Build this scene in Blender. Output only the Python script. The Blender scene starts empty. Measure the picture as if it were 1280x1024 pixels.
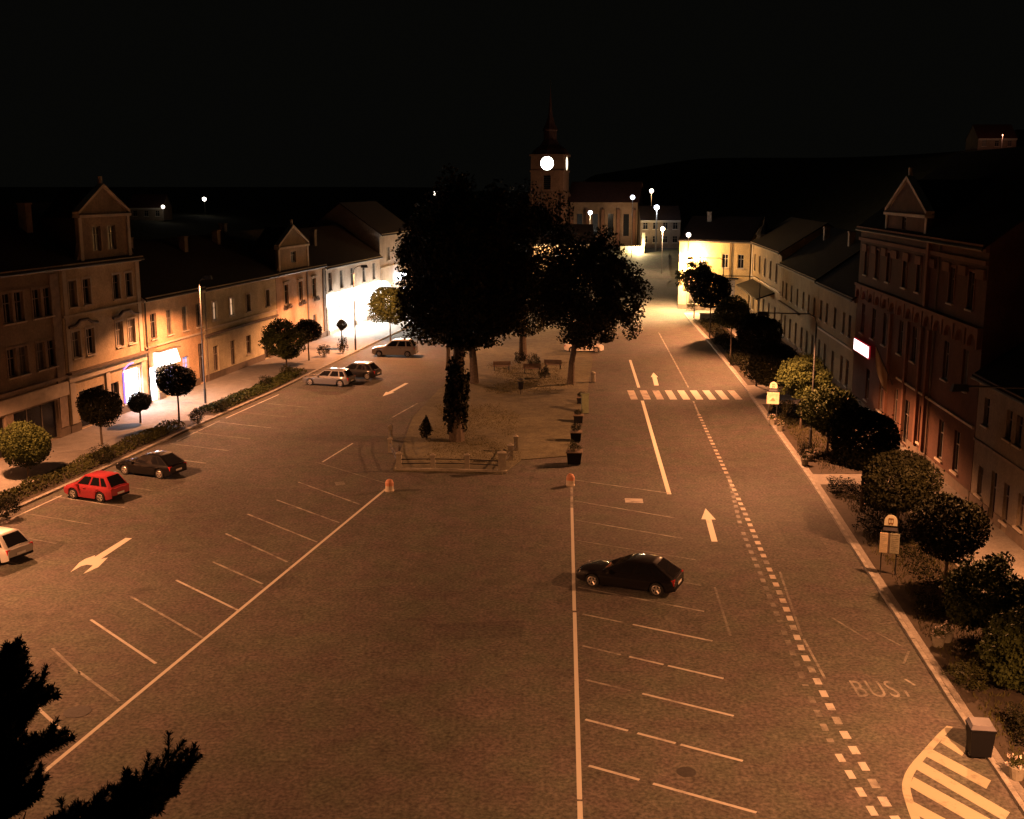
import bpy, math, random
import numpy as np
from mathutils import Matrix, Vector
random.seed(7)
rng = np.random.default_rng(7)
C = bpy.context.scene.collection
S = bpy.context.scene
R = math.radians

# ------------------------------------------------------------------ camera
CAM_H, FPX = 17.3, 1400.0
PITCH = math.atan((512 - 235) / FPX)
cam_d = bpy.data.cameras.new('camera')
cam_d.sensor_width = 36.0
cam_d.lens = 36.0 * FPX / 1280.0
cam_d.clip_start = 0.3
cam_d.clip_end = 4000
cam = bpy.data.objects.new('camera', cam_d)
C.objects.link(cam)
cam.location = (0, 0, CAM_H)
cam.rotation_euler = (math.pi / 2 - PITCH, 0, 0)
S.camera = cam

# ------------------------------------------------------------------ night sky, exposure
W = bpy.data.worlds.new('World')
S.world = W
W.use_nodes = True
wbg = W.node_tree.nodes['Background']
wbg.inputs[0].default_value = (1.0, 1.0, 0.80, 1)
wbg.inputs[1].default_value = 0.00021
S.view_settings.view_transform = 'Standard'
S.view_settings.look = 'None'
S.view_settings.exposure = 3.25
S.view_settings.gamma = 1.0
S.view_settings.use_curve_mapping = False
S.render.filter_size = 1.9
S.cycles.use_denoising = True
S.cycles.max_bounces = 5
S.cycles.sample_clamp_indirect = 4.0
S.cycles.use_light_tree = True

SODIUM = (1.0, 0.37, 0.145)
SODIUM_OLD = (1.0, 0.375, 0.14)
WARM = (1.0, 0.62, 0.30)
COOL = (0.80, 0.88, 1.0)
LAMP_W = 1500.0


# ------------------------------------------------------------------ helpers
def ground(u, v, z=0.0):
    """Where the line of sight through a photograph pixel meets the level z (used to survey the square)."""
    cp, sp = math.cos(PITCH), math.sin(PITCH)
    a = 512 - v
    d = (u - 640, FPX * cp + a * sp, -FPX * sp + a * cp)
    t = (CAM_H - z) / -d[2]
    return d[0] * t, d[1] * t


def nodes(name):
    m = bpy.data.materials.new(name)
    m.use_nodes = True
    nt = m.node_tree
    return m, nt, nt.nodes['Principled BSDF']


def mat(name, col, rough=0.8, var=0.25, scale=3.0, bump=0.0, metal=0.0, fine=None, stain=0.0, spec=0.3):
    """Base colour with two scales of noise, optional bump and broad stains."""
    m, nt, b = nodes(name)
    L = nt.links.new
    tc = nt.nodes.new('ShaderNodeTexCoord')
    n1 = nt.nodes.new('ShaderNodeTexNoise')
    n1.inputs['Scale'].default_value = scale
    n1.inputs['Detail'].default_value = 6
    n1.inputs['Roughness'].default_value = 0.65
    L(tc.outputs['Object'], n1.inputs['Vector'])
    mr = nt.nodes.new('ShaderNodeMapRange')
    mr.inputs[1].default_value = 0.3
    mr.inputs[2].default_value = 0.7
    mr.inputs[3].default_value = 1 - var
    mr.inputs[4].default_value = 1 + var
    L(n1.outputs[0], mr.inputs[0])
    out = mr.outputs[0]
    if fine:
        n2 = nt.nodes.new('ShaderNodeTexNoise')
        n2.inputs['Scale'].default_value = fine[0]
        n2.inputs['Detail'].default_value = 2
        L(tc.outputs['Object'], n2.inputs['Vector'])
        m2 = nt.nodes.new('ShaderNodeMapRange')
        m2.inputs[1].default_value = 0.25
        m2.inputs[2].default_value = 0.75
        m2.inputs[3].default_value = 1 - fine[1]
        m2.inputs[4].default_value = 1 + fine[1]
        L(n2.outputs[0], m2.inputs[0])
        mm = nt.nodes.new('ShaderNodeMath')
        mm.operation = 'MULTIPLY'
        L(out, mm.inputs[0])
        L(m2.outputs[0], mm.inputs[1])
        out = mm.outputs[0]
    if stain:
        n3 = nt.nodes.new('ShaderNodeTexNoise')
        n3.inputs['Scale'].default_value = 0.13
        n3.inputs['Detail'].default_value = 4
        L(tc.outputs['Object'], n3.inputs['Vector'])
        m3 = nt.nodes.new('ShaderNodeMapRange')
        m3.inputs[1].default_value = 0.35
        m3.inputs[2].default_value = 0.65
        m3.inputs[3].default_value = 1 - stain
        m3.inputs[4].default_value = 1 + stain * 0.6
        L(n3.outputs[0], m3.inputs[0])
        mm = nt.nodes.new('ShaderNodeMath')
        mm.operation = 'MULTIPLY'
        L(out, mm.inputs[0])
        L(m3.outputs[0], mm.inputs[1])
        out = mm.outputs[0]
    vm = nt.nodes.new('ShaderNodeVectorMath')
    vm.operation = 'SCALE'
    vm.inputs[0].default_value = col
    L(out, vm.inputs['Scale'])
    L(vm.outputs[0], b.inputs['Base Color'])
    b.inputs['Roughness'].default_value = rough
    b.inputs['Metallic'].default_value = metal
    b.inputs['Specular IOR Level'].default_value = spec
    if bump:
        bp = nt.nodes.new('ShaderNodeBump')
        bp.inputs['Strength'].default_value = bump
        bp.inputs['Distance'].default_value = 0.02
        L(n1.outputs[0], bp.inputs['Height'])
        L(bp.outputs[0], b.inputs['Normal'])
    return m


def emit(name, col, strength):
    m, nt, b = nodes(name)
    b.inputs['Base Color'].default_value = (*[min(1, c) * 0.7 for c in col], 1)
    b.inputs['Emission Color'].default_value = (*col, 1)
    b.inputs['Emission Strength'].default_value = strength
    return m


def leafmat(name, col, scale=1.2):
    m, nt, b = nodes(name)
    L = nt.links.new
    tc = nt.nodes.new('ShaderNodeTexCoord')
    n1 = nt.nodes.new('ShaderNodeTexNoise')
    n1.inputs['Scale'].default_value = scale
    n1.inputs['Detail'].default_value = 8
    n1.inputs['Roughness'].default_value = 0.8
    L(tc.outputs['Object'], n1.inputs['Vector'])
    cr = nt.nodes.new('ShaderNodeValToRGB')
    cr.color_ramp.elements[0].position = 0.32
    cr.color_ramp.elements[1].position = 0.7
    cr.color_ramp.elements[0].color = (*[c * 0.55 for c in col], 1)
    cr.color_ramp.elements[1].color = (col[0] * 1.5, col[1] * 1.4, col[2] * 1.1, 1)
    L(n1.outputs[0], cr.inputs[0])
    L(cr.outputs[0], b.inputs['Base Color'])
    b.inputs['Roughness'].default_value = 0.6
    b.inputs['Specular IOR Level'].default_value = 0.06
    return m


def glassmat(name, col, rough=0.06, spec=0.5):
    m, nt, b = nodes(name)
    b.inputs['Base Color'].default_value = (*col, 1)
    b.inputs['Roughness'].default_value = rough
    b.inputs['Specular IOR Level'].default_value = spec
    return m


def paintmat(name, col, metal=0.0, coat=1.0):
    m, nt, b = nodes(name)
    b.inputs['Base Color'].default_value = (*col, 1)
    b.inputs['Roughness'].default_value = 0.5
    b.inputs['Metallic'].default_value = metal
    b.inputs['Specular IOR Level'].default_value = 0.12
    b.inputs['Coat Weight'].default_value = coat * 0.75
    b.inputs['Coat Roughness'].default_value = 0.03
    return m


ASPH = (0.082, 0.077, 0.070)


def asphalt_color(nt, base=ASPH):
    """Worn asphalt: fine aggregate, broad patches, darker repair areas. Returns (colour socket, height socket)."""
    L = nt.links.new
    tc = nt.nodes.new('ShaderNodeTexCoord')

    def nz(scale, detail, lo, hi, a, b_, sx=1.0):
        mp = nt.nodes.new('ShaderNodeMapping')
        mp.inputs['Scale'].default_value = (1.0, sx, 1.0)
        L(tc.outputs['Object'], mp.inputs['Vector'])
        n = nt.nodes.new('ShaderNodeTexNoise')
        n.inputs['Scale'].default_value = scale
        n.inputs['Detail'].default_value = detail
        n.inputs['Roughness'].default_value = 0.6
        L(mp.outputs[0], n.inputs['Vector'])
        r = nt.nodes.new('ShaderNodeMapRange')
        for i, v in zip((1, 2, 3, 4), (lo, hi, a, b_)):
            r.inputs[i].default_value = v
        L(n.outputs[0], r.inputs[0])
        return r.outputs[0], n.outputs[0]

    f, raw = nz(7.5, 6, 0.30, 0.70, 0.42, 1.58)
    g, _ = nz(0.9, 4, 0.3, 0.7, 0.86, 1.14)
    h, _ = nz(0.07, 6, 0.35, 0.65, 0.74, 1.22, 0.35)
    st, _ = nz(0.33, 7, 0.60, 0.72, 1.0, 0.72)
    k, _ = nz(2.6, 3, 0.25, 0.75, 0.80, 1.2)

    def mul(a, b_):
        m = nt.nodes.new('ShaderNodeMath')
        m.operation = 'MULTIPLY'
        L(a, m.inputs[0])
        L(b_, m.inputs[1])
        return m.outputs[0]
    o = mul(mul(mul(f, g), mul(h, k)), st)
    vm = nt.nodes.new('ShaderNodeVectorMath')
    vm.operation = 'SCALE'
    hue, _ = nz(0.55, 3, 0.35, 0.65, 0.0, 1.0)
    mx = nt.nodes.new('ShaderNodeMix')
    mx.data_type = 'RGBA'
    L(hue, mx.inputs[0])
    mx.inputs[6].default_value = (base[0] * 1.06, base[1] * 0.95, base[2] * 0.97, 1)
    mx.inputs[7].default_value = (base[0] * 0.96, base[1] * 1.06, base[2] * 0.92, 1)
    L(mx.outputs[2], vm.inputs[0])
    L(o, vm.inputs['Scale'])
    return vm.outputs[0], raw, tc


def asphalt(name, base=ASPH):
    m, nt, b = nodes(name)
    c, raw, tc = asphalt_color(nt, base)
    nt.links.new(c, b.inputs['Base Color'])
    b.inputs['Roughness'].default_value = 0.85
    b.inputs['Specular IOR Level'].default_value = 0.15
    bp = nt.nodes.new('ShaderNodeBump')
    bp.inputs['Strength'].default_value = 0.35
    bp.inputs['Distance'].default_value = 0.01
    nt.links.new(raw, bp.inputs['Height'])
    nt.links.new(bp.outputs[0], b.inputs['Normal'])
    return m


def road_paint(name, col, wear):
    """Road paint worn through to asphalt in patches."""
    m, nt, b = nodes(name)
    L = nt.links.new
    c, raw, tc = asphalt_color(nt)
    n = nt.nodes.new('ShaderNodeTexNoise')
    n.inputs['Scale'].default_value = 1.1
    n.inputs['Detail'].default_value = 9
    n.inputs['Roughness'].default_value = 0.75
    L(tc.outputs['Object'], n.inputs['Vector'])
    r = nt.nodes.new('ShaderNodeMapRange')
    r.inputs[1].default_value = wear - 0.09
    r.inputs[2].default_value = wear + 0.09
    r.inputs[3].default_value = 0.12
    r.inputs[4].default_value = 1.0
    L(n.outputs[0], r.inputs[0])
    mx = nt.nodes.new('ShaderNodeMix')
    mx.data_type = 'RGBA'
    L(r.outputs[0], mx.inputs[0])
    L(c, mx.inputs[6])
    mx.inputs[7].default_value = (*col, 1)
    L(mx.outputs[2], b.inputs['Base Color'])
    b.inputs['Roughness'].default_value = 0.7
    b.inputs['Specular IOR Level'].default_value = 0.2
    return m


class MB:
    def __init__(s):
        s.v, s.f = [], []

    def add(s, vs, fs):
        o = len(s.v)
        s.v += [tuple(p) for p in vs]
        s.f += [tuple(i + o for i in f) for f in fs]
        return s

    def quad(s, a, b, c, d):
        return s.add((a, b, c, d), ((0, 1, 2, 3),))

    def box(s, x0, x1, y0, y1, z0, z1):
        return s.add(((x0, y0, z0), (x1, y0, z0), (x1, y1, z0), (x0, y1, z0), (x0, y0, z1), (x1, y0, z1), (x1, y1, z1), (x0, y1, z1)),
                     ((0, 3, 2, 1), (4, 5, 6, 7), (0, 1, 5, 4), (1, 2, 6, 5), (2, 3, 7, 6), (3, 0, 4, 7)))

    def prism(s, poly, z0, z1):
        n = len(poly)
        a = sum(poly[i][0] * poly[(i + 1) % n][1] - poly[(i + 1) % n][0] * poly[i][1] for i in range(n))
        if a < 0:
            poly = poly[::-1]
        vs = [(p[0], p[1], z0) for p in poly] + [(p[0], p[1], z1) for p in poly]
        fs = [tuple(range(n, 2 * n)), tuple(range(n - 1, -1, -1))] + [(i, (i + 1) % n, n + (i + 1) % n, n + i) for i in range(n)]
        return s.add(vs, fs)

    def vprism(s, poly, y0, y1):
        """polygon in x,z pushed along y"""
        n = len(poly)
        a = sum(poly[i][0] * poly[(i + 1) % n][1] - poly[(i + 1) % n][0] * poly[i][1] for i in range(n))
        if a < 0:
            poly = poly[::-1]
        vs = [(p[0], y0, p[1]) for p in poly] + [(p[0], y1, p[1]) for p in poly]
        fs = [tuple(range(n)), tuple(range(2 * n - 1, n - 1, -1))] + [(i, n + i, n + (i + 1) % n, (i + 1) % n) for i in range(n)]
        return s.add(vs, fs)

    def tube(s, path, rad, n=8, cap=True):
        P = [Vector(p) for p in path]
        if not hasattr(rad, '__len__'):
            rad = [rad] * len(P)
        o = len(s.v)
        for i, p in enumerate(P):
            t = (P[min(i + 1, len(P) - 1)] - P[max(i - 1, 0)]).normalized()
            a = t.cross(Vector((0, 0, 1)) if abs(t.z) < 0.9 else Vector((1, 0, 0))).normalized()
            b = t.cross(a)
            for k in range(n):
                w = 2 * math.pi * k / n
                s.v.append(tuple(p + (a * math.cos(w) + b * math.sin(w)) * rad[i]))
        for i in range(len(P) - 1):
            for k in range(n):
                k2 = (k + 1) % n
                s.f.append((o + i * n + k, o + i * n + k2, o + (i + 1) * n + k2, o + (i + 1) * n + k))
        if cap:
            s.f.append(tuple(o + k for k in range(n)))
            s.f.append(tuple(o + (len(P) - 1) * n + k for k in range(n - 1, -1, -1)))
        return s

    def lathe(s, prof, n=16, c=(0, 0, 0)):
        o = len(s.v)
        for r, z in prof:
            for k in range(n):
                w = 2 * math.pi * k / n
                s.v.append((c[0] + r * math.cos(w), c[1] + r * math.sin(w), c[2] + z))
        for i in range(len(prof) - 1):
            for k in range(n):
                k2 = (k + 1) % n
                s.f.append((o + i * n + k, o + i * n + k2, o + (i + 1) * n + k2, o + (i + 1) * n + k))
        s.f.append(tuple(o + (len(prof) - 1) * n + k for k in range(n)))
        s.f.append(tuple(o + k for k in range(n - 1, -1, -1)))
        return s

    def mesh(s, name, m, smooth=False):
        me = bpy.data.meshes.new(name)
        me.from_pydata(s.v, [], s.f)
        if m:
            me.materials.append(m)
        if smooth:
            me.polygons.foreach_set('use_smooth', [True] * len(me.polygons))
        me.update()
        return me

    def build(s, name, m, parent=None, smooth=False, loc=None):
        return link(name, s.mesh(name, m, smooth), parent, loc)


def link(name, me, parent=None, loc=None):
    o = bpy.data.objects.new(name, me)
    C.objects.link(o)
    if parent:
        o.parent = parent
    if loc is not None:
        o.location = loc
    return o


def tag(o, label=None, cat=None, group=None, kind=None):
    for k, v in (('label', label), ('category', cat), ('group', group), ('kind', kind)):
        if v:
            o[k] = v
    return o


def thing(name, label, cat, loc=(0, 0, 0), rz=0.0, group=None):
    o = link(name, None, None, loc)
    o.rotation_euler = (0, 0, rz)
    return tag(o, label, cat, group)


def dup(root, loc, rz=0.0, sc=1.0, label=None, group=None):
    """Copy a thing with its parts and sub-parts (mesh data shared)."""
    def cp(o, par):
        c = o.copy()
        C.objects.link(c)
        if par:
            c.parent = par
        for ch in o.children:
            cp(ch, c)
        return c
    r = cp(root, None)
    r.location = loc
    r.rotation_euler = (0, 0, rz)
    r.scale = (sc, sc, sc)
    if label:
        r['label'] = label
    if group:
        r['group'] = group
    return r


def struct(name, mb, m):
    return tag(mb.build(name, m), kind='structure')


# ------------------------------------------------------------------ materials
M = {}
M['ground'] = mat('earth', (0.06, 0.055, 0.035), 0.95, 0.3, 0.4)
M['asphalt'] = asphalt('asphalt')
M['paving'] = mat('paving', (0.20, 0.185, 0.165), 0.85, 0.18, 1.5, 0.3, fine=(14, 0.25), stain=0.2)
M['parkground'] = mat('park_gravel', (0.095, 0.088, 0.052), 0.95, 0.3, 1.2, 0.4, fine=(9, 0.35), stain=0.3)
M['soil'] = mat('soil', (0.045, 0.035, 0.025), 0.95, 0.3, 3, 0.5)
M['kerb'] = mat('kerb_granite', (0.25, 0.235, 0.21), 0.85, 0.3, 2.5, 0.3, fine=(20, 0.2))
M['white'] = road_paint('road_paint_white', (0.42, 0.40, 0.36), 0.40)
M['bright'] = road_paint('road_paint_fresh', (0.62, 0.60, 0.50), 0.30)
M['hatch'] = road_paint('road_paint_hatch', (0.36, 0.34, 0.25), 0.37)
M['arrow'] = road_paint('road_paint_arrow', (0.48, 0.46, 0.40), 0.33)
M['worn'] = road_paint('road_paint_worn', (0.30, 0.285, 0.25), 0.50)
M['faint'] = road_paint('road_paint_faint', (0.22, 0.205, 0.18), 0.55)
M['pink'] = road_paint('road_paint_dash', (0.40, 0.35, 0.29), 0.42)
M['rail'] = mat('black_iron', (0.03, 0.03, 0.03), 0.5, 0.1, 5)
M['pole'] = mat('grey_steel', (0.07, 0.067, 0.065), 0.5, 0.1, 5, metal=0.3)
M['polepale'] = mat('pale_steel', (0.32, 0.30, 0.28), 0.5, 0.1, 5)
M['stone'] = mat('pale_stone', (0.225, 0.21, 0.165), 0.9, 0.25, 4, 0.4)
M['bark'] = mat('bark', (0.07, 0.055, 0.04), 0.95, 0.4, 6, 0.8)
M['roof'] = mat('roof_tiles', (0.026, 0.013, 0.010), 0.85, 0.3, 2, 0.5, fine=(8, 0.3))
M['roofred'] = mat('red_roof_tiles', (0.055, 0.020, 0.016), 0.85, 0.3, 2, 0.5, fine=(8, 0.3))
M['slate'] = mat('dark_roof_sheet', (0.016, 0.014, 0.013), 0.9, 0.25, 2, 0.4, fine=(6, 0.3), spec=0.04)
M['oxtrim'] = mat('red_brown_trim', (0.15, 0.075, 0.05), 0.9, 0.2, 2)
M['chimney'] = mat('chimney_render', (0.24, 0.19, 0.15), 0.9, 0.3, 2)
M['trim'] = mat('pale_trim', (0.46, 0.40, 0.32), 0.85, 0.15, 2, 0.2, stain=0.15)
M['trimdark'] = mat('brown_trim', (0.13, 0.10, 0.075), 0.85, 0.2, 2)
M['frame'] = mat('window_frame', (0.19, 0.165, 0.14), 0.6, 0.15, 3)
M['framepale'] = mat('window_frame_pale', (0.40, 0.37, 0.33), 0.6, 0.15, 3)
M['pane'] = glassmat('dark_pane', (0.010, 0.010, 0.012), 0.22, 0.22)
M['paneblind'] = mat('drawn_blind_behind_pane', (0.075, 0.065, 0.055), 0.35, 0.3, 3)
M['panered'] = glassmat('reddish_pane', (0.03, 0.012, 0.014))
M['curtain'] = emit('curtained_lit_pane', (1.0, 0.60, 0.34), 0.085)
M['curtaindim'] = emit('dim_lit_pane', (1.0, 0.62, 0.36), 0.05)
M['blind'] = mat('pale_blind_behind_glass', (0.33, 0.29, 0.26), 0.4, 0.3, 2)
M['shoplit'] = emit('lit_shop_window', (1.0, 0.97, 0.92), 0.8)
M['shopcool'] = emit('lit_window_cool', (0.86, 0.90, 1.0), 1.6)
M['shopdim'] = emit('lit_window_blue', (0.35, 0.40, 0.85), 0.10)
M['violet'] = emit('violet_fringe', (0.30, 0.18, 1.0), 0.22)
M['signlit'] = emit('lit_sign_white', (1.0, 0.96, 0.90), 0.7)
M['signred'] = emit('lit_sign_red_rim', (0.9, 0.03, 0.05), 0.02)
M['signpink'] = emit('lit_sign_pinkish', (1.0, 0.80, 0.82), 0.5)
M['clock'] = emit('lit_clock_dial', (1.0, 0.98, 0.90), 1.5)
M['clockside'] = emit('lit_clock_dial_side', (1.0, 0.80, 0.55), 0.25)
M['bulb_sodium'] = emit('sodium_lens', (1.0, 0.62, 0.30), 3.0)
M['bulb_cool'] = emit('mercury_globe', (0.80, 0.86, 1.0), 1.6)
M['bulb_warm'] = emit('warm_globe', (1.0, 0.90, 0.74), 1.0)
M['bulb_dim'] = emit('dim_orange_globe', (1.0, 0.55, 0.30), 0.25)
M['leaf'] = leafmat('globe_tree_leaf', (0.036, 0.046, 0.016))
M['leafshade'] = leafmat('shaded_leaf', (0.012, 0.013, 0.007))  # darker leaf copy; puts the shade of unlit crowns into the colour
M['leafbig'] = leafmat('park_tree_leaf', (0.022, 0.023, 0.012), 0.7)
M['leaflit'] = leafmat('lit_leaf', (0.036, 0.048, 0.018))  # leaf copy for the crowns that look lamp lit
M['needle'] = leafmat('spruce_needle', (0.018, 0.026, 0.016))
M['hedge'] = leafmat('hedge_leaf', (0.034, 0.038, 0.015), 2.5)
M['grass'] = leafmat('grass_blade', (0.06, 0.06, 0.022), 0.6)
M['grasspark'] = leafmat('park_grass_blade', (0.085, 0.080, 0.036), 0.5)
M['flower'] = mat('pale_petals', (0.5, 0.42, 0.38), 0.7, 0.3, 8)
M['tyre'] = mat('tyre_rubber', (0.018, 0.018, 0.018), 0.85, 0.1, 5)
M['rim'] = mat('alloy_rim', (0.42, 0.40, 0.37), 0.35, 0.1, 5, metal=0.6)
M['carglass'] = glassmat('car_glass', (0.010, 0.010, 0.012), 0.03)
M['lampglass'] = glassmat('headlight_glass', (0.5, 0.5, 0.48), 0.1)
M['tail'] = glassmat('tail_light_red', (0.35, 0.02, 0.02), 0.15)
M['plate'] = mat('number_plate_white', (0.6, 0.6, 0.58), 0.5, 0.05, 5)
M['plastic'] = mat('black_plastic', (0.006, 0.006, 0.007), 0.6, 0.1, 5, spec=0.1)
M['chrome'] = mat('bright_metal', (0.7, 0.68, 0.65), 0.2, 0.05, 5, metal=1.0)
M['orange'] = mat('orange_paint', (0.42, 0.20, 0.12), 0.6, 0.1, 6)
M['palepaint'] = mat('cream_paint', (0.42, 0.37, 0.29), 0.6, 0.1, 6)
M['wood'] = mat('bench_wood', (0.10, 0.06, 0.035), 0.7, 0.3, 6)
M['cabinet'] = mat('green_grey_cabinet', (0.085, 0.10, 0.055), 0.6, 0.15, 4)
M['lid'] = mat('pale_grey_lid', (0.11, 0.105, 0.12), 0.5, 0.1, 4)
M['flag'] = mat('cream_flag', (0.55, 0.50, 0.38), 0.8, 0.1, 4)
M['poster'] = mat('poster_cream', (0.62, 0.52, 0.36), 0.6, 0.2, 5)
M['posterpale'] = mat('poster_greenish', (0.36, 0.36, 0.26), 0.6, 0.3, 7)
M['signwhite'] = mat('sign_cream', (0.62, 0.60, 0.44), 0.5, 0.08, 4)
M['signink'] = mat('sign_ink', (0.22, 0.12, 0.04), 0.6, 0.1, 4)
M['manhole'] = mat('cast_iron_cover', (0.035, 0.032, 0.03), 0.7, 0.3, 8, 0.5)


def wallmat(name, col, var=0.14):
    return mat('plaster_' + name, col, 0.92, var * 1.5, 0.9, 0.35, fine=(7, 0.2), stain=0.25)


# ------------------------------------------------------------------ terrain
def sst(t):
    t = np.clip(t, 0, 1)
    return t * t * (3 - 2 * t)


def height(x, y):
    h = 4.0 * sst((y - 212) / 45.0) + 9.0 * sst((y - 300) / 500.0)
    h = h + 23.0 * sst((x - 70) / 50.0) * sst((y - 190) / 100.0) + 5.0 * sst((-x - 60) / 40.0) * sst((y - 220) / 80.0)
    return h - 0.06


xs = np.concatenate([np.arange(-900, -120, 40), np.arange(-120, 160, 8), np.arange(160, 940, 40)])
ys = np.concatenate([np.arange(-200, 180, 20), np.arange(180, 420, 8), np.arange(420, 1600, 60)])
X, Y = np.meshgrid(xs, ys)
Z = height(X, Y)
mb = MB()
mb.v = [tuple(p) for p in np.stack([X, Y, Z], -1).reshape(-1, 3)]
nx = len(xs)
mb.f = [(j * nx + i, j * nx + i + 1, (j + 1) * nx + i + 1, (j + 1) * nx + i) for j in range(len(ys) - 1) for i in range(nx - 1)]
struct('ground', mb, M['ground'])


# the square: surveyed lines (x = a + b*y)
def facL(y):
    return -45.3 + 0.178 * y


def facR(y):
    return 20.5 + 0.083 * y


KR = [(13.0, 10), (14.35, 28.6), (15.0, 36.2), (16.3, 49.3), (17.9, 65.5), (20.3, 95.3), (22.3, 125), (23.5, 149.1), (24.3, 160)]
KL = [(-36.0, 10), (-27.2, 58.7), (-25.8, 65.9), (-23.2, 81.3), (-20.4, 95.3), (-17.8, 112), (-15.3, 128), (-11.5, 150), (-7.0, 176)]


def interp(K, y):
    for (x0, y0), (x1, y1) in zip(K, K[1:]):
        if y <= y1:
            return x0 + (x1 - x0) * (y - y0) / (y1 - y0)
    return K[-1][0]


# road sheet, cut into strips so the paint layers lie flat on it
mb = MB()
prev = None
for y in list(range(-30, 200, 10)) + [200]:
    row = ((facL(y) + 0.5, y, 0), (facR(y) - 0.5, y, 0))
    if prev:
        mb.quad(prev[0], prev[1], row[1], row[0])
    prev = row
road = struct('road', mb, M['asphalt'])
# the street leaving the square uphill past the church
mb = MB()
ctr = [(20.0, 196, 7), (24.0, 207, 4.6), (26.5, 215, 4), (28.2, 228, 3.6), (30.2, 242, 3.4), (33, 258, 3.2), (38, 280, 3), (44, 310, 3)]
prev = None
for x, y, w in ctr:
    z = float(height(x, y)) + 0.13 + (0 if y > 205 else -0.04)
    row = ((x - w, y, z), (x + w, y, z))
    if prev:
        mb.quad(prev[0], prev[1], row[1], row[0])
    prev = row
struct('street', mb, M['asphalt'])


def ribbon(K, off0, off1, y0, y1, z0, z1, step=4.0):
    """closed strip between two offsets from a surveyed line"""
    ys_ = list(np.arange(y0, y1, step)) + [y1]
    a = [(interp(K, y) + off0, y) for y in ys_]
    b = [(interp(K, y) + off1, y) for y in ys_]
    m_ = MB()
    n = len(ys_)
    for p, q in zip(a, b):
        m_.v += [(p[0], p[1], z0), (q[0], q[1], z0), (p[0], p[1], z1), (q[0], q[1], z1)]
    for i in range(n - 1):
        k = 4 * i
        m_.f += [(k + 2, k + 3, k + 7, k + 6), (k, k + 2, k + 6, k + 4), (k + 1, k + 5, k + 7, k + 3)]
    m_.f += [(0, 1, 3, 2), (4 * n - 4, 4 * n - 2, 4 * n - 1, 4 * n - 3)]
    return m_


# right pavement: kerb - to facade; left pavement likewise
def pave(name, edge, fac, y0, y1, e_off, f_off, z):
    ys_ = list(np.arange(y0, y1, 5.0)) + [y1]
    m_ = MB()
    for y in ys_:
        a, b = edge(y) + e_off, fac(y) + f_off
        m_.v += [(a, y, -0.05), (a, y, z), (b, y, z)]
    for i in range(len(ys_) - 1):
        k = 3 * i
        m_.f += [(k, k + 1, k + 4, k + 3), (k + 1, k + 2, k + 5, k + 4)]
    m_.f += [(0, 2, 1)]
    return struct(name, m_, M['paving'])


pave('pavement', lambda y: interp(KR, y), facR, 10, 157, 0.20, 0.6, 0.12)
pave('pavement', lambda y: interp(KL, y), facL, 10, 176, -0.20, -0.6, 0.12)


# kerbs made of stones
def kerb(name, K, y0, y1, side, ln=1.0, gap=None):
    k = tag(link(name, None), kind='structure')
    meshes = []
    for i in range(6):
        m_ = MB()
        j = 0.006 * (i % 3)
        m_.box(-0.10, 0.10, 0.012, ln - 0.012, -0.06, 0.125 + j)
        m_.v = [(x * (0.86 if z > 0 else 1), y, z) for x, y, z in m_.v]
        meshes.append(m_.mesh('kerb_stone', M['kerb']))
    y = y0
    i = 0
    while y < y1:
        x0, x1 = interp(K, y), interp(K, y + ln)
        an = math.atan2(-(x1 - x0), ln)
        if not (gap and gap[0] < y < gap[1]):
            o = link('kerb_stone', meshes[(i * 7 + i // 3) % 6], k, (x0 + side * 0.10, y, 0))
            o.rotation_euler = (0, 0, an + 0.004 * random.uniform(-1, 1))
        y += ln * math.cos(an)
        i += 1
    return k


kerb('kerb', KR, 26, 156, 1)
kerb('kerb', KL, 50, 150, -1)

# ------------------------------------------------------------------ painted markings (children of the road)
ZP = 0.004


def stripe(name, a, b, w, m, z=ZP, parent=None):
    a, b = Vector(a), Vector(b)
    d = (b - a).normalized()
    n = Vector((-d.y, d.x)) * w / 2
    mb_ = MB()
    cnt = max(1, int((b - a).length / 6))
    for i in range(cnt):
        p, q = a.lerp(b, i / cnt), a.lerp(b, (i + 1) / cnt)
        mb_.quad((*(p - n), z), (*(q - n), z), (*(q + n), z), (*(p + n), z))
    return mb_.build(name, m, parent or road)


def poly_mark(name, pts, m, z=ZP, parent=None):
    mb_ = MB()
    for pt in pts:
        a = sum(pt[i][0] * pt[(i + 1) % len(pt)][1] - pt[(i + 1) % len(pt)][0] * pt[i][1] for i in range(len(pt)))
        if a < 0:
            pt = pt[::-1]
        mb_.add([(*p, z) for p in pt], [tuple(range(len(pt)))])
    return mb_.build(name, m, parent or road)


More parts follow.
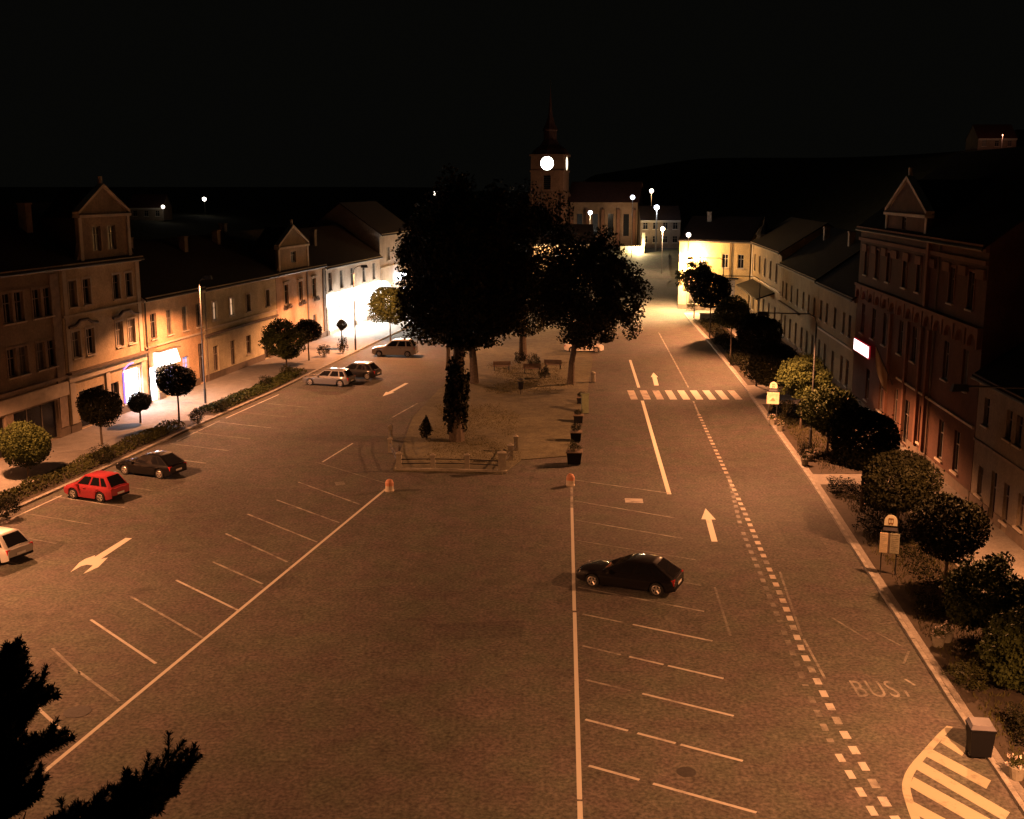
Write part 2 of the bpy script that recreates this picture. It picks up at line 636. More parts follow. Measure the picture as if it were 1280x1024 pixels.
# left diagonal bays
stripe('parking_edge_line', (-14.15, 31.0), (-7.35, 63.6), 0.15, M['arrow'])
stripe('parking_edge_line', (-12.2, 70.0), (-11.0, 75.4), 0.12, M['white'])
for a, b, m in [((-12.6, 70.0), (-7.5, 64.7), 'faint'), ((-12.8, 65.0), (-8.5, 60.2), 'worn'), ((-13.3, 61.1), (-9.1, 56.7), 'worn'),
                ((-14.3, 58.3), (-9.7, 53.4), 'worn'), ((-14.6, 54.8), (-10.6, 50.4), 'worn'), ((-14.1, 50.4), (-11.1, 47.4), 'worn'),
                ((-15.1, 47.9), (-11.4, 44.2), 'white'), ((-16.5, 45.9), (-12.1, 41.3), 'worn'), ((-17.2, 43.2), (-13.2, 38.9), 'white'),
                ((-17.6, 40.3), (-15.7, 38.0), 'faint'), ((-15.8, 38.2), (-13.5, 35.8), 'worn'), ((-16.9, 36.2), (-14.2, 33.2), 'white'), ((-17.6, 33.5), (-14.5, 30.0), 'worn')]:
    stripe('parking_line', a, b, 0.12, M[m], ZP * 2)
# right bays
for a, b in [((3.6, 65.5), (3.3, 59.5)), ((3.3, 59.5), (2.6, 44.2)), ((2.6, 44.0), (1.95, 29.5)), ((1.95, 29.4), (1.7, 24))]:
    stripe('parking_edge_line', a, b, 0.15, M['arrow' if a[1] < 60 else 'worn'])
rb = [(65.5, 'worn', 9.1, 62.5), (60.9, 'worn', 8.8, 57.5), (57.2, 'worn', 8.6, 54.0), (53.7, 'faint', 8.7, 50.7), (50.3, 'faint', 8.4, 47.2), (47.0, 'worn', 8.0, 44.1),
      (43.9, 'worn', 7.8, 41.0), (40.6, 'white', 7.6, 37.6), (37.6, 'worn', 7.4, 34.7), (34.5, 'white', 7.1, 31.7), (31.5, 'white', 6.9, 28.8)]
for i, (y, m, x1, y1) in enumerate(rb):
    x0 = 1.95 + (y - 29.5) * 0.0455 + 0.16
    cuts = [(0.0, 1.0)] if i < 6 else [(0.02, 0.30), (0.36, 0.60), (0.63, 1.0)] if i % 2 else [(0.03, 0.34), (0.42, 1.0)]
    for j, (s0, s1) in enumerate(cuts):
        stripe('parking_line', (x0 + (x1 - x0) * s0, y + (y1 - y) * s0), (x0 + (x1 - x0) * s1, y + (y1 - y) * s1), 0.12,
               M['worn' if (i >= 6 and j == 0 and i < 9) else m if i < 6 else 'white'], ZP * 2)
stripe('bay_end_line', (8.6, 41.5), (8.95, 47.0), 0.10, M['faint'])
# bays along the left kerb
for k, y in enumerate([52.3, 55.4, 58.6, 61.8, 65.2, 68.5, 71.9, 75.4, 79.0, 82.7, 86.5, 90.4]):
    x = interp(KL, y) + 0.5
    stripe('parking_line', (x, y), (x + 4.7, y - 2.2), 0.12, M['worn' if k % 3 == 0 else 'faint'])
for y0, y1, m in [(54, 58.5, 'worn'), (58.5, 62.0, 'white'), (76, 83, 'worn'), (84, 94, 'white')]:
    stripe('parking_edge_line', (interp(KL, y0) + 0.75, y0), (interp(KL, y1) + 0.75, y1), 0.12, M[m], ZP * 2)
# lane and centre lines on the right carriageway
stripe('solid_lane_line', (12.1, 113.6), (11.2, 97.4), 0.25, M['arrow'])
stripe('solid_lane_line', (10.8, 91.2), (9.05, 62.3), 0.25, M['bright'])
stripe('centre_line', (17.9, 136.0), (15.6, 97.5), 0.14, M['worn'])
stripe('centre_line', (15.0, 91.0), (14.55, 85.5), 0.14, M['worn'])
lineA = [(14.55, 85.5), (13.6, 72), (12.65, 58.7), (11.55, 45.0), (11.05, 40.0), (10.75, 34.0), (10.7, 29), (10.9, 25)]


def along(pts, step, duty, fn, start=0.0):
    segs = [(Vector(a), Vector(b)) for a, b in zip(pts, pts[1:])]
    d = start
    for a, b in segs:
        ln = (b - a).length
        while d < ln:
            fn(a + (b - a) * d / ln, a + (b - a) * min(1.0, (d + duty) / ln))
            d += step
        d -= ln


cnt = [0]


def dashA(a, b):
    cnt[0] += 1
    stripe('lane_dash', a, b, 0.25 + random.uniform(-0.02, 0.02), M['pink' if a.y > 44 else 'white'] if cnt[0] % 4 else M['worn'])


along(lineA, 1.0, 0.52, dashA)
lineB = [(13.2, 66), (11.9, 56), (10.9, 43), (10.4, 37), (10.15, 32.9), (10.2, 28.5), (10.45, 25)]


def dashB(a, b):
    stripe('lane_dash', a, b, 0.22, M['faint' if a.y > 32.5 else 'white'])


along(lineB, 1.0, 0.5, dashB)
stripe('worn_lane_line', (12.3, 49), (11.4, 41.5), 0.10, M['faint'])
stripe('worn_lane_line', (11.4, 41.2), (11.25, 37.6), 0.10, M['worn'])
# zebra crossing
for k in range(9):
    x = 10.2 + k * 1.09
    poly_mark('zebra_stripe', [[(x - 0.30, 91.7), (x + 0.30, 91.7), (x + 0.42, 96.0), (x - 0.18, 96.0)]],
              M['pink' if k < 3 or k == 8 else 'bright' if k in (4, 5, 6) else 'arrow'], ZP * 2)


# arrows
def arrow(a, b, shaft, head_w, head_l, m):
    """straight arrow from tail a to tip b"""
    a, b = Vector(a), Vector(b)
    d = (b - a).normalized()
    n = Vector((-d.y, d.x))
    c = b - d * head_l
    return poly_mark('lane_arrow', [[tuple(a - n * shaft), tuple(c - n * shaft), tuple(c + n * shaft), tuple(a + n * shaft)],
                                    [tuple(c - n * head_w), tuple(b), tuple(c + n * head_w)]], m)


arrow((10.1, 53.5), (10.65, 59.4), 0.15, 0.38, 2.1, M['bright'])
arrow((12.9, 98.5), (13.5, 105.6), 0.2, 0.34, 2.6, M['bright'])
arrow((-9.5, 99.7), (-10.95, 93.2), 0.17, 0.4, 2.0, M['bright'])
stripe('worn_lane_line', (-9.2, 84.3), (-7.75, 90.0), 0.14, M['worn'])
# two-headed arrow (straight on and turn) on the left carriageway
g = lambda u, v: ground(u, v)
poly_mark('lane_arrow', [[g(165, 673), g(157, 672.5), g(118, 696.5), g(126, 699)],
                         [g(126, 699), g(118, 696.5), g(99, 703.5), g(88, 715.5), g(101, 708), g(109, 706)],
                         [g(126, 699), g(109, 706), g(116, 707), g(104, 717.5), g(123, 709), g(135, 697)],
                         [g(118, 696.5), g(119, 694.2), g(106, 699), g(99, 703.5)]], M['arrow'], ZP)
# square patch and cover plates
poly_mark('painted_patch', [[(6.35, 60.55), (7.35, 60.45), (7.4, 61.35), (6.4, 61.45)]], M['white'], ZP)
poly_mark('painted_patch', [[g(420, 607), g(432, 606), g(430, 602), g(418, 603)]], M['faint'], ZP)


# BUS lettering and worn zigzag of the stop
def letters(txt, size, m, name):
    cu = bpy.data.curves.new(name, 'FONT')
    cu.body = txt
    cu.size = size
    cu.resolution_u = 3
    cu.space_character = 1.12
    ob = bpy.data.objects.new(name, cu)
    C.objects.link(ob)
    bpy.context.view_layer.update()
    me = bpy.data.meshes.new_from_object(ob.evaluated_get(bpy.context.evaluated_depsgraph_get()))
    bpy.data.objects.remove(ob)
    me.materials.clear()
    me.materials.append(m)
    return me


o = link('bus_lettering', letters('BUS', 1.0, M['worn'], 'bus_lettering'), road, (11.95, 36.15, ZP))
o.scale = (0.86, 1.9, 1)
o.rotation_euler = (0, 0, R(-1.5))
for a, b in [((1096, 791), (1129.5, 809)), ((1136, 814), (1129.5, 830)), ((1131, 849), (1144, 857)), ((1131, 863), (1136, 871)), ((1040, 772), (1085, 800)), ((1100, 780), (1120, 778))]:
    stripe('worn_zigzag_line', g(*a), g(*b), 0.09, M['faint'])
for a, b in [((1131, 849), (1144, 857)), ((1131, 863), (1136, 871))]:
    stripe('worn_zigzag_line', g(*a), g(*b), 0.09, M['worn'], ZP * 2)
# hatched island
pc = lambda x, y: ground(980 + x / 3.88, 760 + y / 3.88)
outer = [pc(*p) for p in [(790, 572), (745, 612), (675, 690), (595, 780), (570, 850), (575, 900), (610, 1010), (660, 1120)]]
inner = [pc(*p) for p in [(820, 578), (780, 622), (712, 698), (640, 785), (612, 850), (615, 900), (655, 1010), (705, 1120)]]
def smooth(P):
    for _ in range(2):
        P = [P[0]] + [tuple(a[k] * w + b[k] * (1 - w) for k in (0, 1)) for a, b in zip(P, P[1:]) for w in (0.75, 0.25)] + [P[-1]]
    return P


outer, inner = smooth(outer), smooth(inner)
poly_mark('hatched_island_border', [[outer[i], outer[i + 1], inner[i + 1], inner[i]] for i in range(len(outer) - 1)], M['hatch'], ZP)
for q in [[(775, 625), (760, 648), (868, 712), (880, 690)], [(712, 690), (690, 715), (985, 872), (1000, 845)],
          [(655, 745), (638, 775), (1072, 1028), (1092, 1000)], [(625, 825), (610, 862), (1000, 1085), (1030, 1050)],
          [(615, 940), (622, 985), (900, 1140), (925, 1110)], [(650, 1045), (670, 1090), (800, 1160), (830, 1135)]]:
    qa, qb, qc, qd = q
    q = [(qa[0] + 3, qa[1] - 5), (qb[0] - 3, qb[1] + 5), (qc[0] - 4, qc[1] + 7), (qd[0] + 4, qd[1] - 7)]
    poly_mark('hatched_island_stripe', [[pc(*p) for p in q]], M['hatch'], ZP * 2)
# a manhole cover, then a like disc standing in for a dark stain
for u, v, r in [(858, 965, 0.30), (97, 890, 0.45)]:
    x, y = ground(u, v)
    MB().lathe([(r, 0.0), (r, 0.008), (r * 0.9, 0.010)], 18).build('dark_disc', M['manhole'], road, loc=(x, y, 0))

M['patch'] = asphalt('asphalt_patch', (0.066, 0.062, 0.057))
M['tar'] = mat('tar_seam', (0.035, 0.033, 0.03), 0.7, 0.2, 6)
for pts in ([(-3.2, 41.0), (0.4, 41.4), (0.5, 43.2), (-3.1, 42.7)], [(13.6, 52.5), (15.4, 52.3), (15.7, 56.8), (13.9, 57.0)], [(-10.5, 46.5), (-9.3, 47.6), (-10.8, 49.6), (-12.0, 48.4)]):
    poly_mark('asphalt_patch', [pts], M['patch'], 0.002)
seam = random.Random(3)
for a, b in [((9.9, 62), (11.6, 90)), ((-19.5, 46), (-13.2, 84))]:
    p = Vector(a)
    n_ = 14
    for i in range(n_):
        q = Vector(a).lerp(Vector(b), (i + 1) / n_) + Vector((seam.uniform(-.12, .12), 0))
        if seam.random() < 0.8:
            stripe('tar_seam', p, q, 0.045, M['tar'], 0.0024)
        p = q

# ------------------------------------------------------------------ park island
mb = MB()
mb.prism([(-7.4, 67.6), (-0.6, 66.8), (0.6, 70.5), (3.6, 71.5), (6.2, 92), (8.3, 114), (8.0, 140), (1, 146), (-3, 146), (-5.6, 120), (-6.0, 100), (-7.6, 84)], -0.04, 0.06)
struct('park_ground', mb, M['parkground'])


# ------------------------------------------------------------------ foliage
def crown_mesh(name, m, radii, n, leaf, clumps=60, lump=0.32, seed=1, shell=0.62, flat_bottom=0.0):
    """leaf-sized quads gathered in clumps through an uneven crown"""
    r = np.random.default_rng(seed)
    i = np.arange(clumps) + 0.5
    ph = np.arccos(1 - 2 * i / clumps)
    th = math.pi * (1 + 5 ** 0.5) * i
    dirs = np.stack([np.cos(th) * np.sin(ph), np.sin(th) * np.sin(ph), np.cos(ph)], -1)
    dirs += r.normal(0, 0.16, dirs.shape)
    dirs /= np.linalg.norm(dirs, axis=1, keepdims=True)
    rad = shell + (1 - shell) * r.random(clumps) ** 0.7
    rad[r.random(clumps) < 0.18] *= 0.6
    cc = dirs * rad[:, None]
    size = lump * (0.6 + 0.7 * r.random(clumps))
    k = r.choice(clumps, n, p=size ** 2 / np.sum(size ** 2))
    off = r.normal(0, 1, (n, 3))
    off /= np.linalg.norm(off, axis=1, keepdims=True)
    p = cc[k] + off * (size[k] * r.random(n) ** 0.45)[:, None]
    p /= np.percentile(np.linalg.norm(p, axis=1), 96)
    p[:, 2] = np.where(p[:, 2] < -0.75, -0.75 + (p[:, 2] + 0.75) * 0.4, p[:, 2])
    p = p * np.array(radii)
    a = r.normal(0, 1, (n, 3))
    a /= np.linalg.norm(a, axis=1, keepdims=True)
    b = np.cross(a, r.normal(0, 1, (n, 3)))
    b /= np.linalg.norm(b, axis=1, keepdims=True)
    s = leaf * (0.6 + 0.8 * r.random(n))[:, None]
    v = np.stack([p - a * s, p + b * s * 0.55, p + a * s, p - b * s * 0.55], 1).reshape(-1, 3)
    return quads(name, v, m)


def quads(name, v, m):
    n = len(v) // 4
    me = bpy.data.meshes.new(name)
    me.vertices.add(n * 4)
    me.vertices.foreach_set('co', v.astype(np.float32).ravel())
    me.loops.add(n * 4)
    me.loops.foreach_set('vertex_index', np.arange(n * 4, dtype=np.int32))
    me.polygons.add(n)
    me.polygons.foreach_set('loop_start', np.arange(0, n * 4, 4, dtype=np.int32))
    me.polygons.foreach_set('loop_total', np.full(n, 4, dtype=np.int32))
    me.materials.append(m)
    me.update(calc_edges=True)
    me.validate()
    return me




def ball_mesh(name, m, n, leaf, seed, flat=0.92):
    """clipped ball crown: a dense uneven shell of small leaves"""
    r = np.random.default_rng(seed)
    d = r.normal(0, 1, (n, 3))
    d /= np.linalg.norm(d, axis=1, keepdims=True)
    k = r.normal(0, 1, (26, 3))
    k /= np.linalg.norm(k, axis=1, keepdims=True)
    amp = r.uniform(-0.17, 0.20, 26)
    lumps = (np.exp((d @ k.T - 1) * 14) * amp).sum(1)
    rad = (1 + lumps) * (1 - 0.5 * r.random(n) ** 1.6)
    stray = r.random(n) < 0.06
    rad[stray] *= r.uniform(1.0, 1.14, stray.sum())
    p = d * rad[:, None] * np.array((1, 1, flat))
    a = r.normal(0, 1, (n, 3))
    a /= np.linalg.norm(a, axis=1, keepdims=True)
    b = np.cross(a, r.normal(0, 1, (n, 3)))
    b /= np.linalg.norm(b, axis=1, keepdims=True)
    s = leaf * (0.6 + 0.8 * r.random(n))[:, None]
    return quads(name, np.stack([p - a * s, p + b * s * 0.6, p + a * s, p - b * s * 0.6], 1).reshape(-1, 3), m)


gl_crowns = [[ball_mesh('crown', M[k], 12000, 0.045, 10 + i * 7 + q) for q in range(3)] + [crown_mesh('crown', M[k], (1.1, 1.1, 1.0), 11000, 0.05, 90, 0.26, 40 + i, 0.7)] for i, k in enumerate(['leaf', 'leafshade', 'leaflit'])]
gcount = [0]


def globe_trunk(top, r=0.07):
    m_ = MB()
    m_.tube([(0, 0, -0.05), (0.02, 0.01, top * 0.5), (0, 0.02, top)], [r * 1.25, r, r * 0.85], 8)
    for k in range(5):
        w = k * 1.26
        m_.tube([(0, 0.02, top * 0.93), (0.3 * math.cos(w), 0.3 * math.sin(w), top + 0.45)], [r * 0.6, r * 0.25], 5)
    return m_.mesh('trunk', M['bark'])


def globe_tree(x, y, zc, r, label, group, kind=0, z0=0.12, flat=1.0):
    t = thing('globe_tree', label, 'tree', (x, y, z0), random.uniform(0, 6), group)
    link('trunk', globe_trunk(max(0.5, zc - 0.55 * r * flat)), t)
    gcount[0] += 1
    c = link('crown', gl_crowns[kind][3 if y < 44 or gcount[0] % 5 == 0 else gcount[0] % 3], t, (0, 0, zc))
    c.scale = (r * random.uniform(0.96, 1.05), r * random.uniform(0.96, 1.05), r * flat)
    return t


GL = 'globe trees along the left pavement'
GR = 'globe trees along the right kerb'
globe_tree(-29.09, 65.3, 2.11, 1.43, 'round topped street tree leftmost in the left row, beside the red car', GL, 0)
globe_tree(-28.01, 74.6, 2.64, 1.41, 'dark ball crowned tree before the three storey house with the lit shop window', GL, 1)
globe_tree(-27.72, 81.8, 1.54, 0.83, 'smallest round tree, low before the bluish lit shop window', GL, 1)
globe_tree(-24.77, 81.6, 3.26, 1.37, 'wide dark round tree beside the tall pole before the lit doorway sign', GL, 1, flat=0.92)
globe_tree(-21.78, 107, 2.85, 2.05, 'bushy round tree nearest the silver estate car on the left pavement', GL, 0)
globe_tree(-20.6, 112.5, 3.07, 1.23, 'darker round tree standing behind the bushy one by the gabled peach house', GL, 1)
globe_tree(-13.94, 127.5, 4.2, 2.3, 'pale green tree lit by the bright shop beside the big park tree', GL, 2)
globe_tree(-18.41, 120.5, 2.7, 0.61, 'tiny dark ball tree standing out against the white shop glare', GL, 1)
globe_tree(17.92, 36.5, 1.4, 1.5, 'greenish round tree nearest the dark litter bin', GR, 2)
globe_tree(18.14, 40.5, 2.02, 1.6, 'second round tree from the litter bin, thin trunk showing', GR, 0)
globe_tree(18.42, 45.3, 3.2, 1.55, 'third round tree from the litter bin, just beyond the pale trunk gap', GR, 1)
globe_tree(18.6, 52.0, 3.31, 1.66, 'dark round tree right behind the nearer bus stop sign', GR, 1)
globe_tree(18.92, 58.5, 4.0, 1.83, 'big dark round tree in front of the red building doorway', GR, 1)
globe_tree(20.67, 71.5, 3.03, 1.82, 'olive lit round tree beside the potted flowers on the right', GR, 2)
globe_tree(20.95, 79.5, 3.8, 1.7, 'pale green round tree right behind the farther bus stop sign', GR, 2)
globe_tree(20.85, 88, 3.46, 1.92, 'dark round tree just beyond the farther bus stop sign', GR, 1)
globe_tree(21.58, 97.5, 4.67, 1.99, 'dark tall crowned round tree level with the far end of the zebra crossing', GR, 1)
globe_tree(22.44, 114, 4.7, 1.74, 'pale green round tree between darker trees, beyond the zebra crossing', GR, 2)
globe_tree(23.08, 130, 5.6, 2.27, 'dark large tree before the glowing yellow facade', GR, 1)
globe_tree(24.44, 150, 5.45, 2.29, 'farthest tree of the right row, under the glaring lamp', GR, 0)


# large park trees
def park_tree(x, y, zc, radii, n, label, seed, trunk_r=0.35, lean=(0, 0), tt=None):
    t = thing('park_tree', label, 'tree', (x, y, 0.05), 0, 'big trees in the park island')
    m_ = MB()
    top = zc - radii[2] * 0.45
    lx, ly = lean
    m_.tube([(0, 0, -0.1), (lx * 0.05, ly * 0.05, top * 0.35), (lx * 0.22, ly * 0.22, top * 0.7), (lx * 0.7, ly * 0.7, top * 1.1), (lx, ly, zc + radii[2] * 0.4)],
            [trunk_r * 1.35, trunk_r, trunk_r * 0.9, trunk_r * 0.7, 0.06], 10)
    rr = random.Random(seed)
    for k in range(9):
        w = k * 0.7 + rr.random()
        z = top * (0.75 + 0.05 * k)
        e = (lx + radii[0] * 0.75 * math.cos(w), ly + radii[1] * 0.75 * math.sin(w), z + radii[2] * rr.uniform(0.2, 0.9))
        mid = (lx + e[0] * 0.4, ly + e[1] * 0.4, z + (e[2] - z) * 0.35)
        m_.tube([(lx * 0.8, ly * 0.8, z), mid, e], [trunk_r * 0.45, trunk_r * 0.28, 0.03], 6)
    m_.build('trunk', M['bark'], t)
    link('crown', crown_mesh('crown', M['leafbig'], radii, int(n * 1.7), 0.145, 150, 0.21, seed, 0.55), t, (lx, ly, zc))
    return t


t_ivy = park_tree(-3.85, 76.0, 11.9, (5.0, 4.6, 6.4), 20000, 'tallest dark park tree on an ivy clad trunk near the low railing', 31, 0.42, (0.9, 0.5))
park_tree(-3.4, 99.5, 9.4, (5.6, 4.8, 7.4), 16000, 'dark park tree standing behind the ivy clad one, left of the benches', 32, 0.34, (-1.4, 0))
park_tree(1.1, 113.0, 9.4, (6.2, 5.2, 8.0), 17000, 'farthest dark park tree, behind the benches', 33, 0.36)
park_tree(5.25, 99.0, 8.0, (5.1, 4.8, 5.6), 17000, 'spreading park tree at the road side with a bare trunk', 34, 0.27, (1.9, 1.5))
park_tree(-6.2, 108.0, 5.3, (2.6, 2.6, 2.6), 4500, 'low park tree at the left edge by the bright shop', 35, 0.2)
# ivy on the trunk
v = []
m_ivy = crown_mesh('ivy', M['leafshade'], (0.82, 0.82, 3.2), 4200, 0.14, 60, 0.30, 77, 0.5)
link('ivy', m_ivy, t_ivy, (0.15, 0.05, 3.2))
ivy2 = link('ivy', crown_mesh('ivy', M['leafshade'], (0.5, 0.5, 2.4), 1200, 0.14, 40, 0.3, 78, 0.5), t_ivy, (-0.35, -0.1, 2.5))


# bushes
def bush_mesh(name, m, seed, radii=(1, 1, 1), n=1600, leaf=0.06):
    return crown_mesh(name, m, radii, n, leaf, 40, 0.34, seed, 0.55)


bushes = [bush_mesh('foliage', M['leafshade'], 51), bush_mesh('foliage', M['hedge'], 52), bush_mesh('foliage', M['leaf'], 53)]


def bush(x, y, r, h, label, group=None, k=0, name='round_bush', z0=0.14):
    b = thing(name, label, 'bush', (x, y, z0), random.uniform(0, 6), group)
    f = link('foliage', bushes[k], b, (0, 0, h * 0.48))
    f.scale = (r, r, h * 0.56)
    MB().tube([(0, 0, -0.03), (0.02, 0, h * 0.5)], [0.05, 0.03], 6).build('stem', M['bark'], b)
    return b


GB = 'clipped bushes in the left planting strip'
for (u, v_), r, h, lb in [((247, 532), 0.66, 1.25, 'dark clipped bush at the hedge end, below the tall pole'),
                          ((278, 516), 0.66, 1.0, 'clipped round bush right of the tall pole base'),
                          ((9, 650), 0.85, 1.3, 'dark bush at the left picture edge beside the silver car'),
                          ((332, 486), 0.7, 1.1, 'low bush at the far end of the clipped hedge'),
                          ((130, 582), 0.8, 1.3, 'dark bush behind the red car'),
                          ((405, 447), 0.8, 1.3, 'dark bush behind the silver estate car'),
                          ((429, 443), 0.6, 1.9, 'upright dark bush silhouetted against the shop glare'),
                          ((360, 471), 0.8, 1.0, 'spreading bush under the bushy round tree')]:
    x, y = ground(u, v_)
    bush(x, y, r, h, lb, GB, 0 if h != 1.0 else 1)
GBR = 'shrubs in the right planting strip'
for (u, v_), r, h, lb, k in [((910, 458), 0.8, 1.1, 'dark shrub at the kerb just before the zebra crossing end', 0),
                             ((998, 574), 0.6, 1.0, 'dark shrub beside the potted flowers', 0),
                             ((1192, 862), 0.85, 0.95, 'low clipped shrub on the kerb by the bus lettering', 1),
                             ((1225, 848), 1.0, 0.8, 'spreading shrub under the thin trunk', 1),
                             ((860, 388), 0.8, 1.5, 'dark shrub at the far kerb below the glaring lamp', 0),
                             ((893, 433), 0.8, 1.2, 'dark shrub between kerb and pale low wall', 0),
                             ((1272, 930), 1.0, 1.1, 'reddish dark shrub beside the litter bin', 0),
                             ((1040, 618), 1.0, 0.9, 'dark low shrub under the big dark tree', 0),
                             ((1075, 668), 0.9, 0.8, 'low shrub left of the nearer bus stop sign', 0),
                             ((1150, 770), 0.9, 0.9, 'low shrub in the grass before the thin trunk', 0)]:
    x, y = ground(u, v_)
    bush(x + 0.5, y, r, h, lb, GBR, k)
# small cone shaped conifer inside the railing
x, y = ground(533, 549)
cb = thing('dwarf_conifer', 'small dark cone shaped conifer behind the low stone post railing', 'bush', (x, y, 0.05))
mC = crown_mesh('foliage', M['leafshade'], (0.62, 0.62, 0.85), 1800, 0.07, 40, 0.34, 54, 0.4)
co = np.empty(len(mC.vertices) * 3, dtype=np.float32)
mC.vertices.foreach_get('co', co)
co = co.reshape(-1, 3)
sc_ = np.clip(1.25 - (co[:, 2] + 0.85) / 1.7, 0.12, 1.2)
co[:, 0] *= sc_
co[:, 1] *= sc_
mC.vertices.foreach_set('co', co.ravel())
mC.update()
link('foliage', mC, cb, (0, 0, 0.8))
MB().tube([(0, 0, -0.03), (0, 0, 0.9)], [0.06, 0.02], 6).build('stem', M['bark'], cb)


# hedges and grass strips
def leaf_strip(K, off0, off1, y0, y1, h, n, leaf, m, name, seed, upright=False, zb=0.13):
    r = np.random.default_rng(seed)
    y = r.uniform(y0, y1, n)
    kx = np.interp(y, [p[1] for p in K], [p[0] for p in K])
    wv = r.random(n)
    x = kx + off0 + (off1 - off0) * wv
    edge = np.minimum(1, np.minimum(wv, 1 - wv) * 6)
    top = h * (0.75 + 0.25 * np.sin(y * 1.7) * np.sin(y * 0.6 + 1)) * (0.4 + 0.6 * edge)
    if upright:
        z = np.zeros(n) + zb
    else:
        z = zb + top * r.random(n) ** 0.5
    if upright:
        keep = (np.sin(x * 1.3 + 0.7 * np.sin(y * 0.9)) + np.sin(y * 0.55 + x * 0.6) + r.normal(0, 0.5, n)) * 0.5 + edge * 1.4 > 0.75
        ye = np.minimum(y - y0, y1 - y)
        keep &= ye > 2.0 * r.random(n) * (1 + np.sin(x * 1.1 + y0))
        x, y, z, n = x[keep], y[keep], z[keep], int(keep.sum())
    p = np.stack([x, y, z], -1)
    if upright:
        a = np.stack([r.normal(0, .35, n), r.normal(0, .35, n), np.ones(n)], -1) * (h * (0.5 + r.random(n)))[:, None]
        w = r.uniform(0, math.pi, n)
        b = np.stack([np.cos(w), np.sin(w), np.zeros(n)], -1) * leaf
        v_ = np.stack([p - b, p + b, p + a + b * 0.3, p + a - b * 0.3], 1).reshape(-1, 3)
    else:
        a = r.normal(0, 1, (n, 3))
        a /= np.linalg.norm(a, axis=1, keepdims=True)
        b = np.cross(a, r.normal(0, 1, (n, 3)))
        b /= np.linalg.norm(b, axis=1, keepdims=True)
        s = leaf * (0.6 + 0.8 * r.random(n))[:, None]
        v_ = np.stack([p - a * s, p + b * s * 0.55, p + a * s, p - b * s * 0.55], 1).reshape(-1, 3)
    return link(name, quads(name, v_, m))


struct('planting_bed', ribbon(KL, -2.5, -0.35, 50, 82.5, 0.05, 0.135), M['soil'])
struct('planting_bed', ribbon(KL, -2.5, -0.35, 84.5, 107, 0.05, 0.135), M['soil'])
struct('planting_bed', ribbon(KR, 0.45, 4.3, 27, 64, 0.05, 0.135), M['soil'])
struct('planting_bed', ribbon(KR, 0.45, 4.0, 66.5, 89, 0.05, 0.135), M['soil'])
struct('planting_bed', ribbon(KR, 0.45, 3.8, 98, 148, 0.05, 0.135), M['soil'])
tag(leaf_strip(KL, -2.4, -0.6, 51, 80.5, 0.55, 7000, 0.085, M['hedge'], 'hedge', 61), 'low dark hedge running behind the red and the dark parked cars', 'hedge')
tag(leaf_strip(KL, -2.4, -0.45, 85, 105, 0.5, 6000, 0.085, M['leaf'], 'hedge', 62), 'low clipped green hedge from the tall pole towards the silver estate car', 'hedge')
tag(leaf_strip(KR, 0.6, 4.2, 27, 64, 0.12, 9000, 0.02, M['grass'], 'grass', 63, True), 'rough grass in the planting strip beside the bus stop', 'grass', kind='stuff')
tag(leaf_strip(KR, 0.6, 3.9, 66.5, 89, 0.12, 6000, 0.02, M['grass'], 'grass', 64, True), 'rough grass between the two bus stop signs', 'grass', kind='stuff')
tag(leaf_strip(KR, 0.6, 3.7, 98, 148, 0.14, 6000, 0.025, M['grass'], 'grass', 65, True), 'rough grass beyond the zebra crossing', 'grass', kind='stuff')
tag(leaf_strip(KR, 1.8, 3.4, 46, 63, 0.32, 3000, 0.06, M['leafshade'], 'hedge', 66), 'low dark hedge behind the nearer bus stop sign', 'hedge')
tag(leaf_strip(KR, 1.0, 3.0, 80, 88.5, 0.6, 2500, 0.07, M['leafshade'], 'hedge', 67), 'low dark hedge behind the farther bus stop sign', 'hedge')
tag(leaf_strip(KR, 0.9, 3.0, 99, 145, 0.8, 7000, 0.10, M['leafshade'], 'hedge', 68), 'long dark hedge under the far right row of trees', 'hedge')


# flower pots
def flower_pot(u, v_, label, r=0.3):
    x, y = ground(u, v_)
    t = thing('flower_pot', label, 'flower pot', (x, y, 0.13), 0, 'flowers in the right planting strip')
    MB().lathe([(r * 0.7, 0), (r, 0.35), (r * 1.05, 0.40), (r * 0.9, 0.40)], 12).build('pot', M['stone'], t)
    f = link('foliage', bushes[2], t, (0, 0, 0.5))
    f.scale = (r * 1.2, r * 1.2, 0.3)
    fl = crown_mesh('flowers', M['flower'], (r * 1.3, r * 1.3, 0.3), 60, 0.05, 20, 0.3, int(u), 0.7)
    tag(link('flowers', fl, t, (0, 0, 0.55)), kind='stuff')


for u, v_, lb in [(1006, 584, 'pale flowers in a pot at the kerb by the olive lit tree'), (1012, 578, 'pale flower pot standing behind the one at the kerb'),
                  (965, 533, 'pot of flowers just below the farther bus stop sign'), (975, 541, 'flower pot right of the one below the farther bus stop sign'),
                  (1172, 812, 'pot of white flowers by the low clipped shrub'), (1182, 806, 'small flower pot beside the white flowers near the thin trunk'),
                  (1270, 978, 'small pot of white flowers past the litter bin')]:
    flower_pot(u, v_, lb, 0.26)

# ------------------------------------------------------------------ foreground spruce
sp = thing('spruce_tree', 'black spruce branch tips rising at the lower left corner close to the viewer', 'tree', (-8.45, 14.0, -0.75))
MB().tube([(0, 0, -0.1), (0.05, 0, 7), (0, 0, 13.6)], [0.28, 0.17, 0.03], 10).build('trunk', M['bark'], sp)
needles, wood = [], MB()
rs = np.random.default_rng(91)


